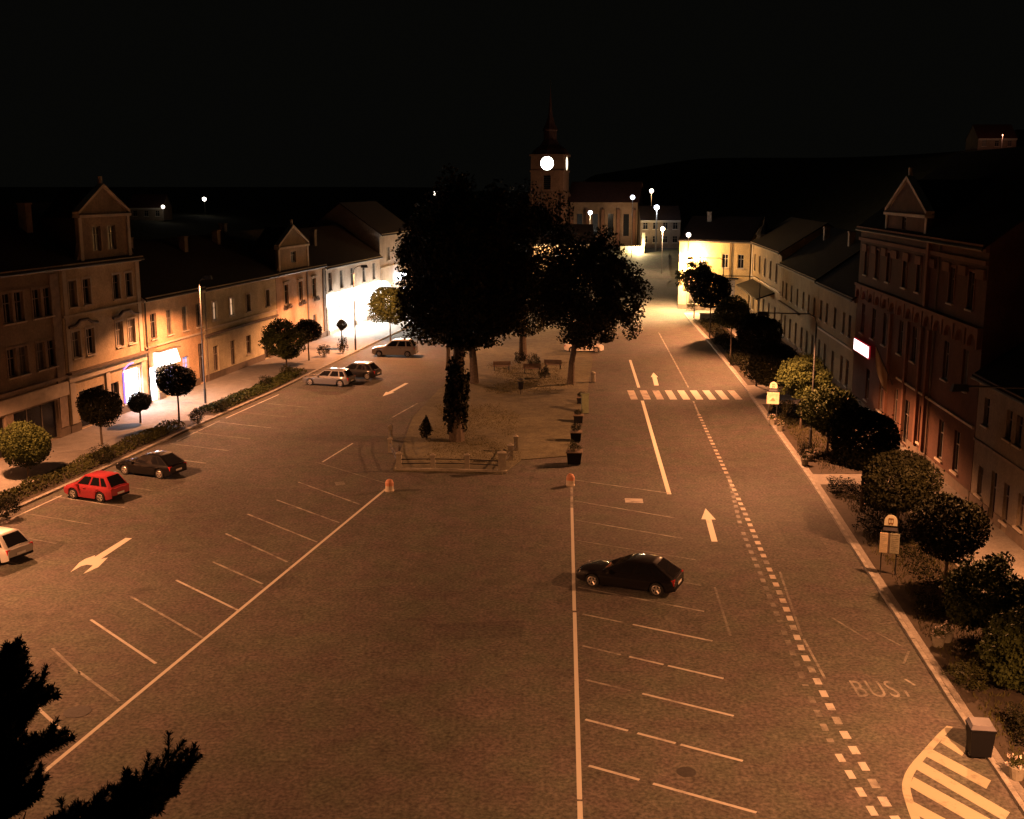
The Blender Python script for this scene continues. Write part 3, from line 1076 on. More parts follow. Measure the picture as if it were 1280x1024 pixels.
def brush(a, b, n, r0):
    """needles all round a twig from a to b"""
    a, b = np.array(a), np.array(b)
    ax = (b - a) / np.linalg.norm(b - a)
    t = rs.random(n)
    p = a + (b - a) * t[:, None]
    o_ = rs.normal(0, 1, (n, 3))
    o_ -= (o_ @ ax)[:, None] * ax * 0.75
    o_ /= np.linalg.norm(o_, axis=1, keepdims=True)
    ln = r0 * (0.65 + 0.6 * rs.random(n)) * (1.0 - 0.35 * t)
    q = p + o_ * ln[:, None] + ax * ln[:, None] * 0.5
    w = np.cross(o_, ax)
    w /= np.linalg.norm(w, axis=1, keepdims=True) + 1e-9
    w *= 0.012
    needles.append(np.stack([p - w, p + w, q + w * 0.5, q - w * 0.5], 1).reshape(-1, 3))


def spruce_branch(z, ang, ln, rise, seed):
    rr = random.Random(seed)
    pts = []
    for i in range(9):
        t = i / 8
        pts.append(np.array((math.cos(ang) * ln * t, math.sin(ang) * ln * t, z + rise * t * t - 0.22 * math.sin(t * math.pi) * ln * 0.4)))
    wood.tube([tuple(p) for p in pts], [0.05 * (1 - 0.8 * i / 8) for i in range(9)], 5)
    for i in range(2, 9):
        brush(pts[i - 1], pts[i], 340, 0.14)
        for sd in (-1, 1):
            for q in range(2):
                p = pts[i - 1] + (pts[i] - pts[i - 1]) * rr.random()
                l2 = rr.uniform(0.28, 0.58) * (0.75 + 0.45 * i / 9)
                d = np.array((math.cos(ang + sd * rr.uniform(0.3, 1.1)) * 0.6, math.sin(ang + sd * rr.uniform(0.3, 1.1)) * 0.6, rr.uniform(0.15, 1.1)))
                d /= np.linalg.norm(d)
                e = p + d * l2
                brush(p, e, 280, 0.115)
                if rr.random() < 0.6:
                    d2 = d + np.array((rr.uniform(-.7, .7), rr.uniform(-.7, .7), rr.uniform(0, .8)))
                    d2 /= np.linalg.norm(d2)
                    brush(p + d * l2 * 0.4, p + d * l2 * 0.4 + d2 * l2 * 0.7, 130, 0.11)


for i, (z, ang, ln, rise) in enumerate([(9.25, 0.02, 3.85, 0.80), (9.05, 0.2, 3.6, 0.75), (9.0, -0.15, 3.4, 0.65), (8.8, 0.1, 3.5, 0.75), (8.7, 0.3, 3.3, 0.65), (8.9, -0.3, 3.0, 0.5), (9.1, 0.08, 3.1, 0.6),
                                        (10.6, 0.1, 1.65, 0.7), (10.3, -0.15, 1.6, 0.7), (10.9, 0.3, 1.55, 0.7), (11.3, 0.05, 1.25, 0.45), (10.1, 0.25, 1.65, 0.6), (10.7, -0.3, 1.5, 0.5), (9.9, 0.0, 1.6, 0.5),
                                        (9.7, 0.4, 1.9, 0.5), (9.6, -0.2, 1.8, 0.4), (9.4, 0.1, 1.7, 0.3), (10.4, 0.55, 1.9, 0.5),
                                        (10.2, 2.2, 2.2, 0.5), (10.0, 3.6, 2.3, 0.5), (9.4, 2.9, 2.8, 0.4), (9.5, 4.4, 2.6, 0.4),
                                        (10.9, 1.3, 1.6, 0.5), (11.9, 2.5, 1.0, 0.3), (11.9, 4.9, 0.9, 0.3), (12.4, 0.6, 0.6, 0.3)]):
    spruce_branch(z, ang, ln, rise, 200 + i)
wood.build('branches', M['bark'], sp)
link('crown', quads('crown', np.concatenate(needles), M['needle']), sp)


# ------------------------------------------------------------------ lamps
def spot_light(name, loc, power, col, parent, size=152, blend=0.25, batwing=True, aim=None):
    ld = bpy.data.lights.new(name, 'SPOT')
    ld.energy = power
    ld.color = col
    ld.spot_size = R(size)
    ld.spot_blend = blend
    ld.shadow_soft_size = 0.18
    if batwing:
        ld.use_nodes = True
        nt = ld.node_tree
        em = nt.nodes['Emission']
        tc = nt.nodes.new('ShaderNodeTexCoord')
        sx = nt.nodes.new('ShaderNodeSeparateXYZ')
        nt.links.new(tc.outputs['Normal'], sx.inputs[0])
        ab = nt.nodes.new('ShaderNodeMath')
        ab.operation = 'ABSOLUTE'
        nt.links.new(sx.outputs[2], ab.inputs[0])
        mx = nt.nodes.new('ShaderNodeMath')
        mx.operation = 'MAXIMUM'
        mx.inputs[1].default_value = 0.26
        nt.links.new(ab.outputs[0], mx.inputs[0])
        pw = nt.nodes.new('ShaderNodeMath')
        pw.operation = 'POWER'
        pw.inputs[1].default_value = -2.0
        nt.links.new(mx.outputs[0], pw.inputs[0])
        nt.links.new(pw.outputs[0], em.inputs['Strength'])
    o = bpy.data.objects.new(name, ld)
    C.objects.link(o)
    o.parent = parent
    o.location = loc
    if aim:
        o.rotation_euler = Vector(aim).to_track_quat('-Z', 'Y').to_euler()
    return o


def point_light(name, loc, power, col, parent, r=0.25):
    ld = bpy.data.lights.new(name, 'POINT')
    ld.energy = power
    ld.color = col
    ld.shadow_soft_size = r
    o = bpy.data.objects.new(name, ld)
    C.objects.link(o)
    o.parent = parent
    o.location = loc
    return o


def street_lamp(x, y, h, ang, arm, label, power=1.0, z0=0.1, pm='pole', size=152, tilt=14, col=SODIUM, blend=0.6):
    """cut-off sodium luminaire on a curved arm; the housing is closed above"""
    t = thing('street_lamp', label, 'street lamp', (x, y, z0), ang, 'sodium street lamps of the square')
    MB().tube([(0, 0, -0.1), (0, 0, 1.2), (0, 0, 1.25), (0, 0, h - 0.6)], [0.10, 0.10, 0.065, 0.055], 10).build('pole', M[pm], t)
    MB().tube([(0, 0, h - 0.62), (0.12, 0, h - 0.2), (0.5, 0, h + 0.02), (arm - 0.3, 0, h + 0.08)], 0.04, 8).build('arm', M['rail'], t)
    hd = MB()
    x0, x1, w0 = arm - 0.35, arm + 0.40, 0.15
    lo = h - 0.12
    hd.add([(x0, -0.10, lo), (x1, -w0, lo), (x1, w0, lo), (x0, 0.10, lo), (x0 + 0.05, -0.05, h + 0.16), (x1 - 0.1, -0.09, h + 0.18), (x1 - 0.1, 0.09, h + 0.18), (x0 + 0.05, 0.05, h + 0.16)],
           [(4, 5, 6, 7), (0, 4, 7, 3), (0, 1, 5, 4), (1, 2, 6, 5), (2, 3, 7, 6)])
    hd.build('lamp_head', M['rail'], t)
    MB().quad((arm - 0.2, 0.07, h - 0.04), (arm + 0.3, 0.07, h - 0.04), (arm + 0.3, -0.07, h - 0.04), (arm - 0.2, -0.07, h - 0.04)).build('lens', M['bulb_sodium'], t)
    size = min(size, 2 * (87 - abs(tilt)))     # nothing goes above the horizontal
    o = spot_light('lamp_light', (arm + 0.05, 0, h - 0.25), LAMP_W * power, col, t, size, blend)
    o.rotation_euler = (0, R(-tilt), 0)
    return t


def globe_lamp(x, y, z0, h, label, bulb='bulb_cool', r=0.35, power=0, col=COOL, group='distant street lamps', pole_r=0.07):  # distant globes get an oversized r that stands for lamp bloom
    t = thing('lamp_post', label, 'street lamp', (x, y, z0), 0, group)
    MB().tube([(0, 0, -0.3), (0, 0, h - r)], pole_r, 8).build('pole', M['polepale'], t)
    m_ = MB()
    m_.lathe([(r * math.sin(k * math.pi / 10), h - r * math.cos(k * math.pi / 10)) for k in range(0, 11)], 14)
    m_.build('globe', M[bulb], t, smooth=True)
    MB().lathe([(r * 0.5, h + r * 0.93), (r * 0.3, h + r * 1.2), (0.02, h + r * 1.3)], 10).build('cap', M['pole'], t)
    if power:
        point_light('lamp_light', (0, -r - 0.35, h - r * 0.5), power, col, t, 0.3)
    return t


# along the right kerb, arms over the carriageway
street_lamp(16.2, 22.0, 9.0, math.pi, 1.6, 'street lamp at the right kerb nearest the viewer, outside the picture', 0.92, col=SODIUM_OLD)
street_lamp(22.3, 46.0, 9.0, math.pi, 3.6, 'long armed street lamp before the grey house, outside the picture', 0.52, tilt=18, col=SODIUM_OLD)
street_lamp(20.2, 74.0, 9.0, math.pi, 3.6, 'dark street lamp among the right trees between the two bus stop signs', 0.9, tilt=11, pm='rail')
street_lamp(23.4, 106.0, 9.0, math.pi, 4.0, 'dark street lamp among the right trees beyond the zebra crossing', 1.2, tilt=22, pm='rail')
street_lamp(25.2, 134.0, 9.0, math.pi, 4.0, 'dark street lamp among the right trees before the yellow house', 1.3, tilt=22, pm='rail')
# along the left pavement
street_lamp(-32.5, 38.0, 9.5, R(-10), 2.0, 'street lamp on the left pavement outside the picture, nearest the viewer', 1.1, col=SODIUM_OLD)
street_lamp(-30.6, 60.0, 9.5, R(-10), 2.2, 'street lamp on the left pavement outside the picture, beside the parked cars', 0.9)
xp, yp = ground(257, 506)
street_lamp(xp, yp, 10.2, R(-10), 0.75, 'tall slim dark lamp pole beside the wide round tree on the left pavement', 1.1, pm='pole', size=158, tilt=11, blend=1.0)
street_lamp(-16.9, 120.0, 9.0, R(-10), 1.2, 'slim street lamp at the left kerb near the bright shop', 1.15, tilt=8, size=158, blend=1.0)

# ------------------------------------------------------------------ buildings
_wc = {}


def window_parts(w, h, style):
    key = (round(w, 2), round(h, 2), style)
    if key in _wc:
        return _wc[key]
    f = MB()
    t, d = 0.07, 0.08
    f.box(0, t, 0, d, 0, h).box(w - t, w, 0, d, 0, h).box(t, w - t, 0, d, 0, t).box(t, w - t, 0, d, h - t, h)
    if style != 'shop':
        f.box(w / 2 - 0.035, w / 2 + 0.035, 0.003, d - 0.003, t, h - t)
        f.box(t, w / 2 - 0.035, 0.006, d - 0.006, h * 0.66 - 0.03, h * 0.66 + 0.03).box(w / 2 + 0.035, w - t, 0.006, d - 0.006, h * 0.66 - 0.03, h * 0.66 + 0.03)
    else:
        n = max(1, int(w / 1.5))
        for k in range(1, n):
            f.box(w * k / n - 0.03, w * k / n + 0.03, 0.003, d - 0.003, t, h - t)
    p = MB().quad((0.01, 0.05, 0.01), (w - 0.01, 0.05, 0.01), (w - 0.01, 0.05, h - 0.01), (0.01, 0.05, h - 0.01))
    s = MB().box(-0.12, w + 0.12, -0.26, -0.004, -0.10, 0.0)
    _wc[key] = (f, p, s, {})
    return _wc[key]


def put_window(root, s, z, w, h, pane='pane', frame='frame', sill=True, style='window', y=0.13):
    f, p, si, cache = window_parts(w, h, style)

    def me(k, mb_, m):
        if (k, m) not in cache:
            cache[(k, m)] = mb_.mesh(k, M[m])
        return cache[(k, m)]
    o = link('shop_window' if style == 'shop' else 'door' if style == 'door' else 'window', me('f', f, frame), root, (s, y, z))
    link('pane', me('p', p, pane), o)
    if sill:
        link('sill', me('s', si, 'trim'), o, (0, -0.0, 0)).location = (0, -y + 0.13, 0)
    return o


def wall_grid(mb_, x0, x1, z0, z1, holes, y=0.0, rev=0.2):
    xs_ = sorted({x0, x1, *[h[0] for h in holes], *[h[1] for h in holes]})
    zs_ = sorted({z0, z1, *[h[2] for h in holes], *[h[3] for h in holes]})
    for i in range(len(xs_) - 1):
        for j in range(len(zs_) - 1):
            a, b, c, d = xs_[i], xs_[i + 1], zs_[j], zs_[j + 1]
            mx, mz = (a + b) / 2, (c + d) / 2
            if any(h[0] < mx < h[1] and h[2] < mz < h[3] for h in holes):
                continue
            mb_.quad((a, y, c), (b, y, c), (b, y, d), (a, y, d))
    for a, b, c, d in holes:
        mb_.quad((a, y, c), (a, y + rev, c), (a, y + rev, d), (a, y, d)).quad((b, y, c), (b, y, d), (b, y + rev, d), (b, y + rev, c))
        mb_.quad((a, y, d), (a, y + rev, d), (b, y + rev, d), (b, y, d)).quad((a, y, c), (b, y, c), (b, y + rev, c), (a, y + rev, c))


wrand = random.Random(5)


class House:
    """Building on a facade line: local x runs along the facade to the right as seen from the square, y inward."""

    def __init__(s, name, label, p0, p1, h, depth, wm, group=None, cat='building', z0=0.0):
        s.p0, s.p1 = Vector((*p0, 0)), Vector((*p1, 0))
        s.L = (s.p1 - s.p0).length
        e = (s.p1 - s.p0).normalized()
        s.e = e
        s.h, s.depth, s.wm = h, depth, wm
        s.root = thing(name, label, cat, (p0[0], p0[1], z0), math.atan2(e.y, e.x), group)
        s.holes, s.wins = [], []

    def win(s, sc, z, w, h, **k):
        s.holes.append((sc - w / 2, sc + w / 2, z, z + h))
        s.wins.append((sc - w / 2, z, w, h, k))
        return s

    def part(s, name, mb_, m):
        return mb_.build(name, m, s.root)

    def finish(s, roof='gable', rm='roof', over=0.4, ridge=None, cornice=True, base=True, surround=None, cm='trim'):
        h, L_, d = s.h, s.L, s.depth
        mb_ = MB()
        wall_grid(mb_, 0, L_, -0.1, h, s.holes)
        mb_.quad((0, d, -0.1), (0, 0, -0.1), (0, 0, h), (0, d, h)).quad((L_, 0, -0.1), (L_, d, -0.1), (L_, d, h), (L_, 0, h))
        mb_.quad((L_, d, -0.1), (0, d, -0.1), (0, d, h), (L_, d, h))
        rz = ridge if ridge else d * 0.36
        if roof == 'gable':
            mb_.add([(0, 0, h), (0, d, h), (0, d / 2, h + rz)], [(0, 2, 1)]).add([(L_, 0, h), (L_, d, h), (L_, d / 2, h + rz)], [(0, 1, 2)])
        s.part('wall', mb_, s.wm)
        # dark rooms behind the panes
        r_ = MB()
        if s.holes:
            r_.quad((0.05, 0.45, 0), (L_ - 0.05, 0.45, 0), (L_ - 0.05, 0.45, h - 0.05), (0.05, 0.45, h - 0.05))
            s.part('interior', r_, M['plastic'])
        for (x, z, w, hh, k) in s.wins:
            k = dict(k)
            sur = k.pop('sur', surround)
            if k.get('pane', 'pane') in ('pane', 'panered') and k.get('style', 'window') == 'window' and wrand.random() < 0.25:
                k['pane'] = 'paneblind'
            put_window(s.root, x, z, w, hh, **k)
            if sur:
                f = MB()
                t, pr = 0.14, -0.045
                f.box(x - t, x - 0.002, pr, -0.002, z - 0.02, z + hh + t).box(x + w + 0.002, x + w + t, pr, -0.002, z - 0.02, z + hh + t).box(x - 0.002, x + w + 0.002, pr, -0.002, z + hh + 0.002, z + hh + t)
                if sur == 'hood':
                    f.box(x - 0.28, x + w + 0.28, -0.2, -0.002, z + hh + t + 0.06, z + hh + t + 0.2)
                s.part('window_surround', f, M[cm])
        if cornice:
            c = MB()
            c.box(-0.02, L_ + 0.02, -0.20, -0.003, h - 0.45, h - 0.25).box(-0.02, L_ + 0.02, -0.38, -0.003, h - 0.25, h - 0.03)
            s.part('cornice', c, M[cm])
            s.part('gutter', MB().tube([(-0.05, -over - 0.02, h - over * (ridge if ridge else d * 0.36) / (d / 2)), (L_ + 0.05, -over - 0.02, h - over * (ridge if ridge else d * 0.36) / (d / 2))], 0.07, 6), M['pole'])
        if base:
            cuts = sorted([(a, b) for a, b, c_, d_ in s.holes if c_ < 0.7])
            x = 0.0
            for a, b2 in cuts + [(L_, L_)]:
                if a - x > 0.1:
                    s.part('plinth', MB().box(x + 0.01, a - 0.01, -0.06, -0.003, -0.05, 0.72), M['trimdark'])
                x = max(x, b2)
        ov = over
        t = 0.14
        if roof == 'gable':
            rf = MB()
            ze = h - ov * rz / (d / 2)
            for y0, y1, z0_, z1_ in [(-ov, d / 2, ze, h + rz), (d + ov, d / 2, ze, h + rz)]:
                vs = [(-0.1, y0, z0_ + 0.02), (L_ + 0.1, y0, z0_ + 0.02), (L_ + 0.1, y1, z1_ + 0.02), (-0.1, y1, z1_ + 0.02)]
                vs += [(x, y, z + t) for x, y, z in vs]
                fs = [(3, 2, 1, 0), (4, 5, 6, 7), (0, 1, 5, 4), (1, 2, 6, 5), (2, 3, 7, 6), (3, 0, 4, 7)]
                if y0 > y1:
                    fs = [f[::-1] for f in fs]
                rf.add(vs, fs)
            s.roof = s.part('roof', rf, M[rm])
        elif roof == 'hip':
            k = d / 2
            rf = MB().add([(-ov, -ov, h + 0.02), (L_ + ov, -ov, h + 0.02), (L_ + ov, d + ov, h + 0.02), (-ov, d + ov, h + 0.02), (min(k, L_ / 2 - .1), k, h + rz), (max(L_ - k, L_ / 2 + .1), k, h + rz)],
                          [(0, 1, 5, 4), (1, 2, 5), (2, 3, 4, 5), (3, 0, 4), (3, 2, 1, 0)])
            s.roof = s.part('roof', rf, M[rm])
        else:
            rf = MB().box(-0.05, L_ + 0.05, -0.1, d + 0.1, h + 0.01, h + 0.2)
            s.roof = s.part('roof', rf, M[rm])
        s.rz = rz
        return s

    def chimney(s, x, y=None, w=0.7, hh=1.3):
        y = s.depth * 0.38 if y is None else y
        z = s.h + s.rz * (1 - abs(y - s.depth / 2) / (s.depth / 2))
        m_ = MB().box(x - w / 2, x + w / 2, y - 0.3, y + 0.3, z - 0.7, z + hh).box(x - w / 2 - 0.06, x + w / 2 + 0.06, y - 0.36, y + 0.36, z + hh + 0.002, z + hh + 0.12)
        m_.build('chimney', M['chimney'], s.roof)

    def band(s, z, t, proud, m='trim', x0=0, x1=None):
        s.part('string_course', MB().box(x0, s.L if x1 is None else x1, -proud, -0.004, z, z + t), M[m])

    def pilaster(s, x, w, z0, z1, proud=0.09, m='trim', name='pilaster'):
        s.part(name, MB().box(x - w / 2, x + w / 2, -proud, -0.005, z0, z1), M[m])

    def pipe(s, x, m='pole'):
        s.part('downpipe', MB().tube([(x, -0.09, 0), (x, -0.09, s.h - 0.4)], 0.06, 6), M[m])

    def gable(s, x0, x1, zb, zs, zp, m, wins, pane='pane', volute=True, back=3.0):
        """decorated gable wall above the eaves with a small roof behind"""
        y = -0.05
        w = MB()
        holes = [(a, a + ww, z, z + hh) for a, z, ww, hh in wins]
        wall_grid(w, x0, x1, zb, zs, holes, y, 0.2)
        w.quad((x0, y + 0.35, zb), (x0, y, zb), (x0, y, zs), (x0, y + 0.35, zs)).quad((x1, y, zb), (x1, y + 0.35, zb), (x1, y + 0.35, zs), (x1, y, zs))
        w.quad((x1, y + 0.35, zb), (x0, y + 0.35, zb), (x0, y + 0.35, zs), (x1, y + 0.35, zs))
        mx = (x0 + x1) / 2
        w.vprism([(x0, zs + 0.22), (x1, zs + 0.22), (mx, zp)], y, y + 0.35)
        if volute:
            for sg, xe in ((-1, x0), (1, x1)):
                pts = [(xe, zb)] + [(xe + sg * 0.9 * (1 - math.sin(k / 6 * math.pi / 2)), zb + (zs - zb) * 0.8 * (1 - math.cos(k / 6 * math.pi / 2))) for k in range(7)]
                w.vprism(pts, y + 0.02, y + 0.3)
        g_ = s.part('gable_wall', w, m)
        t = MB().box(x0 - 0.25, x1 + 0.25, y - 0.22, y + 0.37, zs + 0.002, zs + 0.2)
        for sg, xe in ((-1, x0), (1, x1)):
            t.vprism([(xe + sg * 0.25, zs + 0.23), (xe + sg * 0.25, zs + 0.45), (mx, zp + 0.22), (mx, zp + 0.003)], y - 0.16, y + 0.36)
            t.box(xe - sg * 0.02 - 0.2, xe - sg * 0.02 + 0.2, y - 0.08, y - 0.003, zb + 0.01, zs - 0.002)
        t.box(mx - 0.12, mx + 0.12, y + 0.0, y + 0.24, zp + 0.24, zp + 0.75)
        s.part('gable_trim', t, M['trim'])
        rf = MB().vprism([(x0 + 0.05, zs), (x1 - 0.05, zs), (mx, zp - 0.05)], y + 0.36, back)
        rf.box(x0 + 0.08, x1 - 0.08, y + 0.36, back, zb, zs - 0.002)
        s.part('gable_roof', rf, M['roof'])
        for a, z, ww, hh in wins:
            put_window(s.root, a, z, ww, hh, pane, 'frame', False, y=y + 0.12)


NL = math.hypot(1, 0.178)
NR = math.hypot(1, 0.083)


def left_house(label, y0, y1, h, wm, depth=11):
    H_ = House('town_house', label, (facL(y0), y0), (facL(y1), y1), h, depth, wm, 'houses on the left side of the square', 'house')
    H_.S = lambda y: (y - y0) * NL
    return H_


def right_house(label, y0, y1, h, wm, depth=11, name='town_house'):
    H_ = House(name, label, (facR(y1), y1), (facR(y0), y0), h, depth, wm, 'houses on the right side of the square', 'house')
    H_.S = lambda y: (y1 - y) * NR
    return H_


# --- left row
H1 = left_house('dim brown three storey house at the far left picture edge', 60.0, 77.9, 12.1, wallmat('brown', (0.25, 0.195, 0.14)))
for y in (63.5, 68.3, 72.6, 75.8):
    for dy in (-0.62, 0.62):
        H1.win(H1.S(y) + dy, 8.7, 0.95, 1.95)
        H1.win(H1.S(y) + dy, 5.2, 0.95, 1.85)
for y0, y1 in [(61.0, 65.4), (66.4, 70.8), (71.6, 76.6)]:
    H1.win((H1.S(y0) + H1.S(y1)) / 2, 0.15, (y1 - y0) * NL, 2.7, style='shop', sill=False)
H1.finish(surround='plain', cm='chimney')
H1.band(2.98, 0.95, 0.16, 'trim')
H1.band(4.15, 0.22, 0.22, 'chimney')
H1.pilaster(H1.S(77.2), 0.9, 0.8, 11.5, 0.10, 'chimney')
H1.chimney(4), H1.chimney(14)

H2 = left_house('sand coloured three storey house with a pedimented roof gable and a lit shop window', 78.0, 89.0, 12.1, wallmat('sand', (0.45, 0.36, 0.24)))
for yc in (80.4, 86.3):
    for dy in (-0.92, 0.92):
        H2.win(H2.S(yc) + dy, 9.0, 1.0, 1.85, sur='plain')
        H2.win(H2.S(yc) + dy, 5.35, 1.05, 1.9, frame='framepale', sur='plain')
H2.win(H2.S(86.8), 0.75, 2.5, 2.65, pane='shopcool', style='shop', sill=False, frame='plastic')
H2.win(H2.S(81.0), 0.15, 3.4, 2.75, style='shop', sill=False)
H2.win(H2.S(84.2), 0.15, 1.2, 2.6, style='door', sill=False)
H2.finish()
H2.band(3.75, 0.55, 0.18, 'trim')
H2.band(4.32, 0.16, 0.42, 'trimdark')
H2.band(8.35, 0.14, 0.12, 'trim')
for x in (0.5, H2.L - 0.45):
    H2.pilaster(x, 0.7, 0.75, 3.7, 0.12)
    H2.pilaster(x, 0.5, 4.55, 11.6, 0.07)
H2.pilaster(H2.S(83.2), 0.55, 0.75, 3.7, 0.12)
for yc in (80.4, 86.3):     # curved hood moulds over the middle storey
    x = H2.S(yc)
    H2.part('hood_mould', MB().tube([(x - 1.9, -0.12, 7.62), (x - 1.1, -0.16, 7.7), (x - 0.5, -0.18, 8.0), (x + 0.5, -0.18, 8.0), (x + 1.1, -0.16, 7.7), (x + 1.9, -0.12, 7.62)], 0.11, 6), M['trimdark'])
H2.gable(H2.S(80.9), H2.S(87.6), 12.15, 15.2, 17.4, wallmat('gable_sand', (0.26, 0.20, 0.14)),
         [(H2.S(82.5), 12.75, 1.15, 1.8), (H2.S(84.6), 12.75, 1.15, 1.8)], 'paneblind')
H2.chimney(1.2, 3.0, 0.7, 1.9)
MB().box(H2.S(85.42), H2.S(85.55), -0.12, -0.01, 0.9, 3.3).build('fringe_strip', M['violet'], H2.root)  # glowing strips added for the violet fringe round the overexposed window
MB().tube([(H2.S(85.45), -0.12, 3.55), (H2.S(86.0), -0.25, 3.85), (H2.S(86.6), -0.3, 3.9)], 0.045, 6).build('fringe_strip', M['violet'], H2.root)
spot_light('shop_light', (H2.S(86.8), -0.7, 3.2), 50, (0.85, 0.85, 1.0), H2.root, 150, 0.4, False)

H3 = left_house('apricot two storey house with a white lit sign over its entrance', 89.1, 99.6, 8.75, wallmat('apricot', (0.45, 0.31, 0.19)))
for y in (90.7, 93.4, 96.2, 98.8):
    H3.win(H3.S(y), 5.25, 0.98, 2.05, sill=True)
H3.win(H3.S(90.3), 0.15, 1.3, 2.85, pane='shopcool', style='door', sill=False, frame='polepale')
H3.win(H3.S(93.0), 0.6, 1.9, 2.0, pane='shopdim', style='shop', sill=False, frame='framepale')
H3.win(H3.S(95.9), 1.2, 1.2, 1.8, pane='shopdim', frame='framepale')
H3.win(H3.S(98.9), 0.15, 1.1, 3.6, style='door', sill=False)
H3.finish()
H3.pipe(0.25), H3.band(4.6, 0.14, 0.10, 'trim'), H3.chimney(6, 4.2)
sg = MB().box(H3.S(90.4), H3.S(93.9), -0.55, -0.01, 2.95, 4.1)
sg.v = [(x, y * (0.35 if z > 4 else 1.0), z) for x, y, z in sg.v]
sg.build('sign', M['signlit'], H3.root)
MB().box(H3.S(90.3), H3.S(94.0), -0.60, -0.02, 4.13, 4.2).build('sign_frame', M['trimdark'], H3.root)
spot_light('sign_light', (H3.S(92.2), -0.75, 3.0), 45, (1.0, 0.86, 0.66), H3.root, 165, 0.4, False)
point_light('sign_glow', (H3.S(92.2), -0.9, 3.6), 30, (1.0, 0.75, 0.48), H3.root, 0.4)

H4 = left_house('olive cream two storey house with two curtained lit upper windows', 99.7, 116.6, 8.6, wallmat('olive', (0.46, 0.41, 0.27)))
for y, p in ((102.0, 'curtaindim'), (105.7, 'curtain'), (109.5, 'pane'), (114.3, 'pane')):
    H4.win(H4.S(y), 5.45, 0.95, 1.65, pane=p, frame='framepale' if p != 'pane' else 'frame', sur='plain')
for y in (101.9, 105.6, 109.2):
    H4.win(H4.S(y), 0.75 if y < 108 else 1.3, 1.1, 2.35 if y < 108 else 1.8, pane='panered', sill=y > 108)
H4.win(H4.S(113.6), 0.15, 1.3, 2.7, style='door', sill=False)
H4.finish(cm='trim')
H4.band(4.15, 0.22, 0.20, 'trimdark'), H4.band(4.8, 0.12, 0.10, 'trim')
H4.pipe(0.3, 'trimdark')
H4.chimney(5, 4.0), H4.chimney(13, 4.4)

H5 = left_house('peach two storey house with a pointed roof gable, flower boxes at its upper windows', 116.7, 131.2, 8.65, wallmat('peach', (0.48, 0.35, 0.24)))
for y in (119.4, 123.6, 127.8):
    H5.win(H5.S(y), 5.1, 1.15, 2.1, sur='hood')
for y in (119.4, 123.6, 127.8):
    H5.win(H5.S(y), 0.9, 1.2, 2.2)
H5.finish()
for y in (119.4, 123.6, 127.8):
    b = MB().box(H5.S(y) - 0.75, H5.S(y) + 0.75, -0.42, -0.27, 4.72, 5.0).build('flower_box', M['trimdark'], H5.root)
    f = link('flowers', bushes[0], b, (H5.S(y), -0.34, 4.95))
    f.scale = (0.9, 0.28, 0.35)
H5.pilaster(H5.S(125.7), 0.35, 0.8, 8.1, 0.08, 'trimdark')
H5.pilaster(H5.L - 0.3, 0.5, 0.8, 8.1, 0.1, 'trimdark')
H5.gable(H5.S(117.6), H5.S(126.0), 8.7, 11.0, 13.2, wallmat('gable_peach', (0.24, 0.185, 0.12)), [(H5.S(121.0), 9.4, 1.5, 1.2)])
H5.chimney(1.0, 6)

H6 = left_house('pale two storey house with a glaring white lit shop on its ground floor', 131.3, 153.4, 8.3, wallmat('pale_pink', (0.42, 0.335, 0.26)))
for y in (133.3, 137.4, 141.5, 146.3, 150.6):
    H6.win(H6.S(y), 5.3, 1.25, 2.15, frame='frame')
for y0, y1 in [(132.6, 136.4), (137.4, 141.8), (142.8, 147.2), (148.2, 152.6)]:
    H6.win((H6.S(y0) + H6.S(y1)) / 2, 0.5, (y1 - y0) * NL, 2.7, pane='shoplit', style='shop', sill=False, frame='framepale')
H6.finish(cm='trim')
H6.pipe(0.2)
H6.chimney(5, 3.0, 0.8, 1.8)
MB().box(0.6, H6.L - 0.6, -0.22, -0.01, 3.42, 4.95).build('glare_fascia', M['signlit'], H6.root)  # made taller than a sign so its glow fills out the shop glare
aw = MB()
aw.add([(5.0, -0.25, 4.75), (H6.L - 0.5, -0.25, 4.75), (H6.L - 0.5, -2.0, 4.0), (5.0, -2.0, 4.0), (5.0, -0.25, 4.55), (H6.L - 0.5, -0.25, 4.55), (H6.L - 0.5, -2.0, 3.85), (5.0, -2.0, 3.85)],
       [(3, 2, 1, 0), (4, 5, 6, 7), (0, 1, 5, 4), (1, 2, 6, 5), (2, 3, 7, 6), (3, 0, 4, 7)])
aw.build('awning', M['signlit'], H6.root)  # awning glows as part of the imitated shop glare
for k in range(4):
    x = 3 + k * 5.6
    br = MB().tube([(x, -0.2, 5.05), (x, -1.1, 5.2), (x, -1.3, 5.1)], 0.03, 6)
    o = br.build('flood_lamp', M['pole'], H6.root)
    glare_r = (0.55, 0.80, 0.66, 0.90)[k]  # globes swollen to the width of the lamps' glare
    MB().lathe([(glare_r * math.sin(q * math.pi / 10), -glare_r * math.cos(q * math.pi / 10)) for q in range(11)], 14, (x, -1.3, 5.1 - glare_r)).build('globe', M['signlit'], o, smooth=True)
    spot_light('flood_light', (x, -2.2, 4.2), 110 if k < 3 else 80, (1.0, 0.93, 0.82), H6.root, 165, 0.2, False, (0, -0.35, -1))
    point_light('shop_glow', (x, -2.1, 2.4), 95, (1.0, 0.93, 0.82), H6.root, 0.4)

